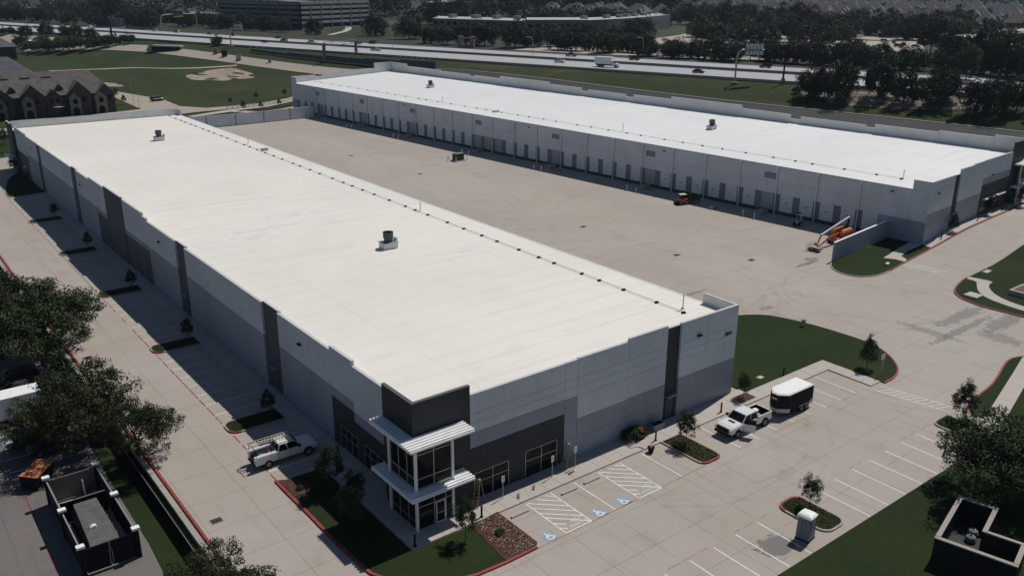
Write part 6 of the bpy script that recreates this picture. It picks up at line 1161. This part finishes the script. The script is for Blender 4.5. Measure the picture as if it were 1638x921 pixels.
block('office_block', 'long dark grey block left of the banded garage', [(196, 700), (214, 632), (245, 640), (228, 712)], 9, 17, 'bldg_grey', 'bldg_grey', 5)
rb = block('flat_building', 'flat tan roofed building at the right edge beyond the highway', [(474, 203), (403, 141), (396, 96), (560, 104), (588, 222)], 9, 15, 'bldg_grey', 'bldg_roof_tan', 9)
for i, (x, y, w) in enumerate(((470, 140, 8), (480, 128, 8), (500, 150, 7), (520, 138, 9), (540, 160, 7), (455, 122, 7), (505, 118, 8))): MB().box(-w/2, -2.5, 0, w/2, 2.5, 2.4).build('roof_unit', 'louver_grey', rb, (x, y, 14.3), R(15))
mb_ = block('hall_building', 'pale roofed hall far back among the woods', [(560, 880), (600, 858), (640, 900), (600, 930)], 9, 17, 'bldg_grey', 'bldg_pale', 8)
for i, (x, y) in enumerate(((590, 890), (604, 884), (612, 900))): MB().box(-5, -3, 0, 5, 3, 3).build('roof_unit', 'white_metal', mb_, (x, y, 16.3), .4)
block('hall_building', 'dark hall behind the long office at the top edge', [(700, 1000), (760, 965), (800, 1020), (740, 1060)], 9, 19, 'bldg_grey', 'bldg_pale', 9)
# car parks, park lawn, pond
struct(drape('parking_lot', [(247, 306), (262, 262), (284, 222), (306, 190), (340, 172), (384, 164), (512, 238), (530, 320), (512, 398), (410, 345), (340, 318), (300, 306), (282, 322)], .09, 'drive_concrete', 12), 'pale car parks beyond the highway'); struct(drape('parking_lot', [(58, 606), (50, 530), (72, 530), (98, 500), (104, 512), (84, 560), (70, 606)], .09, 'frontage_concrete', 8), 'small car park at far left below the highway')
lawn('park_lawn', [(222, 462), (238, 424), (262, 440), (300, 480), (330, 560), (480, 740), (470, 775), (384, 716), (300, 600)], 'sloping park lawn beyond the highway', 'field_grass', .12)
struct(drape('pond', blob_outline(342, 592, 14, 44, 30, .08, 2, R(-42)), .2, 'water', 20), 'small pond in the park beyond the highway')
struct(drape('footpath', smooth_pts([(226, 470), (262, 512), (300, 590), (330, 640)], 2)+smooth_pts([(334, 638), (304, 588), (266, 510), (228, 466)], 2), .2, 'walk_concrete', 12), 'pale path curving through the park lawn')
for i, (x, y, w, l, r_) in enumerate(((345, 250, 14, 60, .3), (430, 300, 12, 80, .3), (470, 250, 10, 50, .3))): lawn('lot_island', blob_outline(x, y, w/2, l/2, 16, .05, i, r_+.2), 'grass island in the car parks beyond the highway', 'field_grass', .2)
# housing estate
HM = []
for w, d, hh, rh_, rm in ((16, 13, 6, 6.5, 'shingle_blue'), (18, 14, 6.5, 7, 'shingle_brown'), (14, 15, 6, 7, 'shingle_blue'), (19, 12, 6, 6, 'shingle')):
    o = .7; x, y = w/2+o, d/2+o; rl_ = max(.6, w/2-d/2+1)
    roof = MB().add([(-x, -y, hh), (x, -y, hh), (x, y, hh), (-x, y, hh), (-rl_, 0, hh+rh_), (rl_, 0, hh+rh_)], [(0, 1, 5, 4), (1, 2, 5), (2, 3, 4, 5), (3, 0, 4), (3, 2, 1, 0)]).mesh('roof', rm)
    wall = MB().box(-w/2, -d/2, -1, w/2, d/2, hh).mesh('wall', 'brick_tan')
    gx = w*.22; gab = MB().add([(gx-3.2, -y-2, hh-.5), (gx+3.2, -y-2, hh-.5), (gx, -y-2, hh+3.4), (gx-3.2, 1, hh-.5), (gx+3.2, 1, hh-.5), (gx, 1, hh+3.4)], [(0, 1, 2), (5, 4, 3), (0, 2, 5, 3), (2, 1, 4, 5), (0, 3, 4, 1)]).mesh('gable', rm)
    win = MB().box(-w*.3-1, -d/2-.08, 2.6, -w*.3+1, -d/2, 4.6).mesh('window', 'glass_dark'); HM.append((roof, wall, gab, win, rm))
r5 = random.Random(5)
def house(x, y, rz, k, row, j):
    me = HM[k]; t = thing('house', '%s hipped house, %s from the left in %s estate row from the highway' % ({'shingle_blue': 'blue grey', 'shingle_brown': 'brown grey', 'shingle': 'warm grey'}[me[4]], ordinal(j), ordinal(row)), 'house', (x, y, H(x, y)), rz, 'houses of the estate')
    for nm, m in zip(('roof', 'wall', 'gable', 'window'), me): o = bpy.data.objects.new(nm, m); COL.objects.link(o); o.parent = t
for row in range(11):
    for j in range(20):
        u = 705+row*46+r5.uniform(-4, 4); s = -430+j*23.5+r5.uniform(-3, 3); x, y = hw(u, s)
        if r5.random() < .07: tree('oak', x, y, r5.uniform(5, 7), 'garden tree standing in a house plot, %s from the left in %s estate row' % (ordinal(j), ordinal(row)), group='garden trees in the estate', name='shade_tree'); continue
        house(x, y, HWA+R(90)*(row % 2)*2+R(r5.choice((0, 90, 0, -90)))*.0+r5.uniform(-.12, .12)+(math.pi if row % 2 else 0), r5.randrange(4), row, j)
        if r5.random() < .16: tree('oak', x+12, y-12, r5.uniform(4, 6), 'garden tree beside the %s house from the left in %s estate row' % (ordinal(j), ordinal(row)), group='garden trees in the estate', name='shade_tree')
# ---------------------------------------------------------------- signs and road furniture
def at(x, y): return (x, y, H(x, y)+.1)
bb = thing('billboard', 'tall dark V shaped billboard on a single pole at far left', 'billboard', at(104.4, 493.4), R(-30)); MB().cyl((0, 0, 0), (0, 0, 8.6), .6, .55, 12).build('pole', 'black_metal', bb)
for s in (-1, 1): p = MB().bar((0, s*.6, 10.6), (7.2*.98, s*3.2, 10.6), .3, 4.8).build('panel', 'louver_grey', bb); q = MB().bar((0, s*.6, 10.6), (-7.2*.98, s*1.4, 10.6), .3, 4.8).build('panel', 'panel_slate', bb); [MB().bar((-6.5+k*2.2, s*1.6, 8.2), (-6.5+k*2.2, s*1.6, 13), .2, .2).build('brace', 'black_metal', p) for k in range(7)]
MB().box(-7.3, -2.4, 7.7, 7.2, 2.4, 7.9).build('catwalk', 'galv', bb)
gt = thing('sign_gantry', 'curved pipe sign gantry across the highway at upper left', 'gantry', (155.4, 570, 9.1)); MB().tube([(0, 0, 0), (.2, .1, 8), (1.2, .6, 9.6), (3, 1.3, 10.2), (25, 10, 10.2), (26.8, 10.6, 9.6), (27.6, 10.9, 8), (27.8, 11, 0)], .35, 8).build('pipe_frame', 'galv', gt)
for a, w, c in ((13.5, 8, 'transformer_green'), (13.5, 7.4, 'paint_yellow')): MB().bar((a-w/2*.93, 5.4-w/2*.37-.6, 10.6 if c[0] == 't' else 8.9), (a+w/2*.93, 5.4+w/2*.37-.6, 10.6 if c[0] == 't' else 8.9), .3, 3.2 if c[0] == 't' else .9).build('sign_panel', c, gt)
def cant(x, y, rz, hgt, reach, pw, ph, label, m='galv'):
    t = thing('sign_mast', label, 'sign mast', at(x, y), rz); MB().tube([(0, 0, 0), (0, 0, hgt*.75), (.5, 0, hgt*.92), (1.6, 0, hgt), (reach, 0, hgt)], .32, 8).build('mast', m, t); MB().box(-.9, -.9, 0, .9, .9, .35).build('footing', 'kerb_concrete', t)
    p = MB().box(reach-pw, .35, hgt-ph*.45, reach, .5, hgt+ph*.55).build('sign_panel', 'white_metal', t)
    for k in range(6): MB().box(reach-pw+.2+k*(pw-.4)/5-.08, .2, hgt-ph*.5, reach-pw+.2+k*(pw-.4)/5+.08, .35, hgt+ph*.6).build('stiffener', 'louver_grey', p)
cant(141, 408, R(-38), 9.5, 6, 4, 3, 'small curved sign mast before the banded garage'); cant(220.6, 146, R(-42), 11.2, 9, 6.2, 3.6, 'large curved sign mast with a ribbed panel beside the right lanes')
pp = thing('utility_pole', 'single dark pole right of the large curved sign mast', 'pole', at(230.4, 133.3)); MB().cyl((0, 0, 0), (0, 0, 12.5), .35, .22, 10).build('pole', 'black_metal', pp); MB().box(-.5, -.5, 0, .5, .5, 1.6).build('base', 'louver_grey', pp)
ps = thing('pole_sign', 'tall blue grey pole sign with red letters before the long office', 'sign', at(282.4, 259.1), R(-40))
for s in (-1.3, 1.3): MB().box(s-.12, -.12, 0, s+.12, .12, 9).build('post', 'galv', ps)
p = MB().box(-1.7, -.2, 5.4, 1.7, .2, 9.3).build('panel', 'panel_slate', ps); MB().box(-1.5, -.24, 4.0, 1.5, .2, 5.2).build('panel', 'white_metal', ps); text_part('ART', 1.3, 'paint_red', ps, (0, -.27, 4.6), (R(90), 0, 0))
def street_lamp(x, y, rz, hgt, label):
    t = thing('street_lamp', label, 'lamp', at(x, y), rz, 'street lamps'); MB().tube([(0, 0, 0), (0, 0, hgt*.8), (-.3, 0, hgt*.93), (-1.2, 0, hgt), (-2.4, 0, hgt)], .12, 6).build('pole', 'galv', t); MB().box(-3.2, -.2, hgt-.08, -2.3, .2, hgt+.1).build('head', 'galv', t)
street_lamp(268.7, 237.3, R(-45), 8.6, 'curved street lamp right of the pole sign with red letters')
for i, (x, y) in enumerate(((118, 690), (172, 470), (206, 355), (224, 262))): street_lamp(x, y, R(-45), 9, ['street lamp at far left of the highway', 'street lamp before the banded garage', 'street lamp before the park', 'street lamp left of the box truck'][i])
mg = thing('entrance_monument', 'tan stone entrance frame beyond the highway lanes', 'monument', at(236, 331), R(-62)); 
for s in (-3.4, 3.4): MB().box(s-1, -1, 0, s+1, 1, 5.2).build('pier', 'brick_tan', mg); MB().box(s-1.2, -1.2, 5.2, s+1.2, 1.2, 5.6).build('cap', 'brick_tan', mg)
MB().box(-3.4, -.4, 4.4, 3.4, .4, 5.0).build('beam', 'brick_tan', mg); MB().box(-2.2, -.3, 0, 2.2, .3, 1.6).build('plinth', 'brick_tan', mg)
tg = thing('truss_gantry', 'brown posted truss gantry at the near edge of the highway', 'gantry', at(152, 323.4)); 
for dx, dy in ((0, 0), (21, 9)): MB().box(dx-.55, dy-.55, 0, dx+.55, dy+.55, 8.2).build('column', 'brick_tan', tg)
tp_ = MB(); n = 8
for z in (7.0, 8.6): tp_.bar((0, 0, z), (21, 9, z), .25, .25)
for k in range(n): a = (21*k/n, 9*k/n, 7.0 if k % 2 else 8.6); b = (21*(k+1)/n, 9*(k+1)/n, 8.6 if k % 2 else 7.0); tp_.bar(a, b, .15, .15)
tp_.build('truss', 'galv', tg)
for i, (x, y, w) in enumerate(((128.4, 396.3, 2.2), (128.8, 385.6, 2.8), (129.9, 370.2, 2.4), (136.9, 349.7, 1.2))):
    t = thing('monument_sign', ['grey sign by the frontage road, farthest of four', 'black sign by the frontage road, second of four', 'pale sign at the end of the field path', 'small sign by the frontage road nearest the warehouse'][i], 'sign', at(x, y), R(-50)); MB().box(-w/2, -.25, .5, w/2, .25, 2.9).build('panel', ['louver_grey', 'black_metal', 'galv', 'louver_grey'][i], t); MB().box(-w/2-.1, -.35, 0, w/2+.1, .35, .5).build('plinth', 'brick_tan', t)
rmp = thing('ramp_wall', 'dark retaining wall with pale posts beside the frontage road', 'wall', (0, 0, 0)); RW = [(141, 382), (147, 352), (153, 326), (160, 300), (166, 280), (172, 262)]
for k, (a, b) in enumerate(zip(RW[:-1], RW[1:])):
    za = H(*a)+.2; hgt = 1.4+k*.5; MB().bar((*a, za+hgt/2), (*b, H(*b)+.2+hgt/2), .5, hgt).build('wall_section', 'panel_slate', rmp)
    for j in range(6): q = (a[0]+(b[0]-a[0])*j/6, a[1]+(b[1]-a[1])*j/6); MB().box(q[0]-.25, q[1]-.25, H(*q)+hgt, q[0]+.25, q[1]+.25, H(*q)+hgt+1.1).build('rail_post', 'bldg_pale', rmp)
ab = thing('bridge_abutment', 'pale sloped abutment with a dark underpass in the field', 'abutment', at(111, 440), R(-52)); MB().add([(-3.5, -2, 0), (0, -2, 0), (0, -2, 3.2), (-1.2, -2, 3.2), (-3.5, 2, 0), (0, 2, 0), (0, 2, 3.2), (-1.2, 2, 3.2)], [(0, 1, 2, 3), (7, 6, 5, 4), (0, 3, 7, 4), (1, 5, 6, 2), (3, 2, 6, 7), (0, 4, 5, 1)]).build('wing_wall', 'bldg_pale', ab); MB().box(0, -1.2, 0, 15, 2, 2.4).build('underpass', 'black_metal', ab); MB().box(-1.5, -1.8, 2.5, 17, 2.5, 3.2).build('deck', 'bldg_pale', ab)
for i, (x, y) in enumerate(((52, 265.8), (53.4, 265.0))):
    t = thing('flagpole', ['left thin flagpole beside the townhouses', 'right thin flagpole beside the townhouses'][i], 'flagpole', at(x, y)); MB().cyl((0, 0, 0), (0, 0, 10.5), .06, .04, 8).build('pole', 'galv', t); MB().lathe([(.01, 10.4), (.1, 10.5), (.01, 10.62)], 8).build('finial', 'galv', t); MB().box(-.2, -.2, 0, .2, .2, .2).build('base', 'kerb_concrete', t)
gear('utility_cabinet', 'small white cabinet standing alone in the field', 'cabinet', at(63.1, 382), [('cabinet', MB().box(-.7, -.5, 0, .7, .5, 1.3), 'white_metal'), ('pad', MB().box(-1, -.8, -.1, 1, .8, .05), 'kerb_concrete')])
# low white fence on the far verge
lf = thing('low_fence', 'low hedge and white post fence along the far street', 'fence', (77, 246, 0)); L_f = 26
for k in range(14): x = k*2.0; MB().box(x-.15, .13*x-.15, 0, x+.15, .13*x+.15, .9).build('post', 'white_metal', lf)
MB().bar((0, 0, .55), (26, 3.4, .55), .1, .12).build('rail', 'white_metal', lf)
# thin air between the camera and the distance
hz = MB().box(-1400, -1150, -4.0, 4400, 4400, 46.0).build('haze', 'walk_concrete'); hz.data.materials.clear()
hm = bpy.data.materials.new('haze_air'); hm.use_nodes = True; ht = hm.node_tree; ht.nodes.remove(ht.nodes['Principled BSDF'])
pv = ht.nodes.new('ShaderNodeVolumePrincipled'); pv.inputs['Density'].default_value = 0.00006; pv.inputs['Color'].default_value = (0.62, 0.78, 1.0, 1); pv.inputs['Anisotropy'].default_value = 0.2
ht.links.new(pv.outputs[0], ht.nodes['Material Output'].inputs['Volume']); hz.data.materials.append(hm); stuff(hz, 'thin bluish air fading the distance', 'haze')
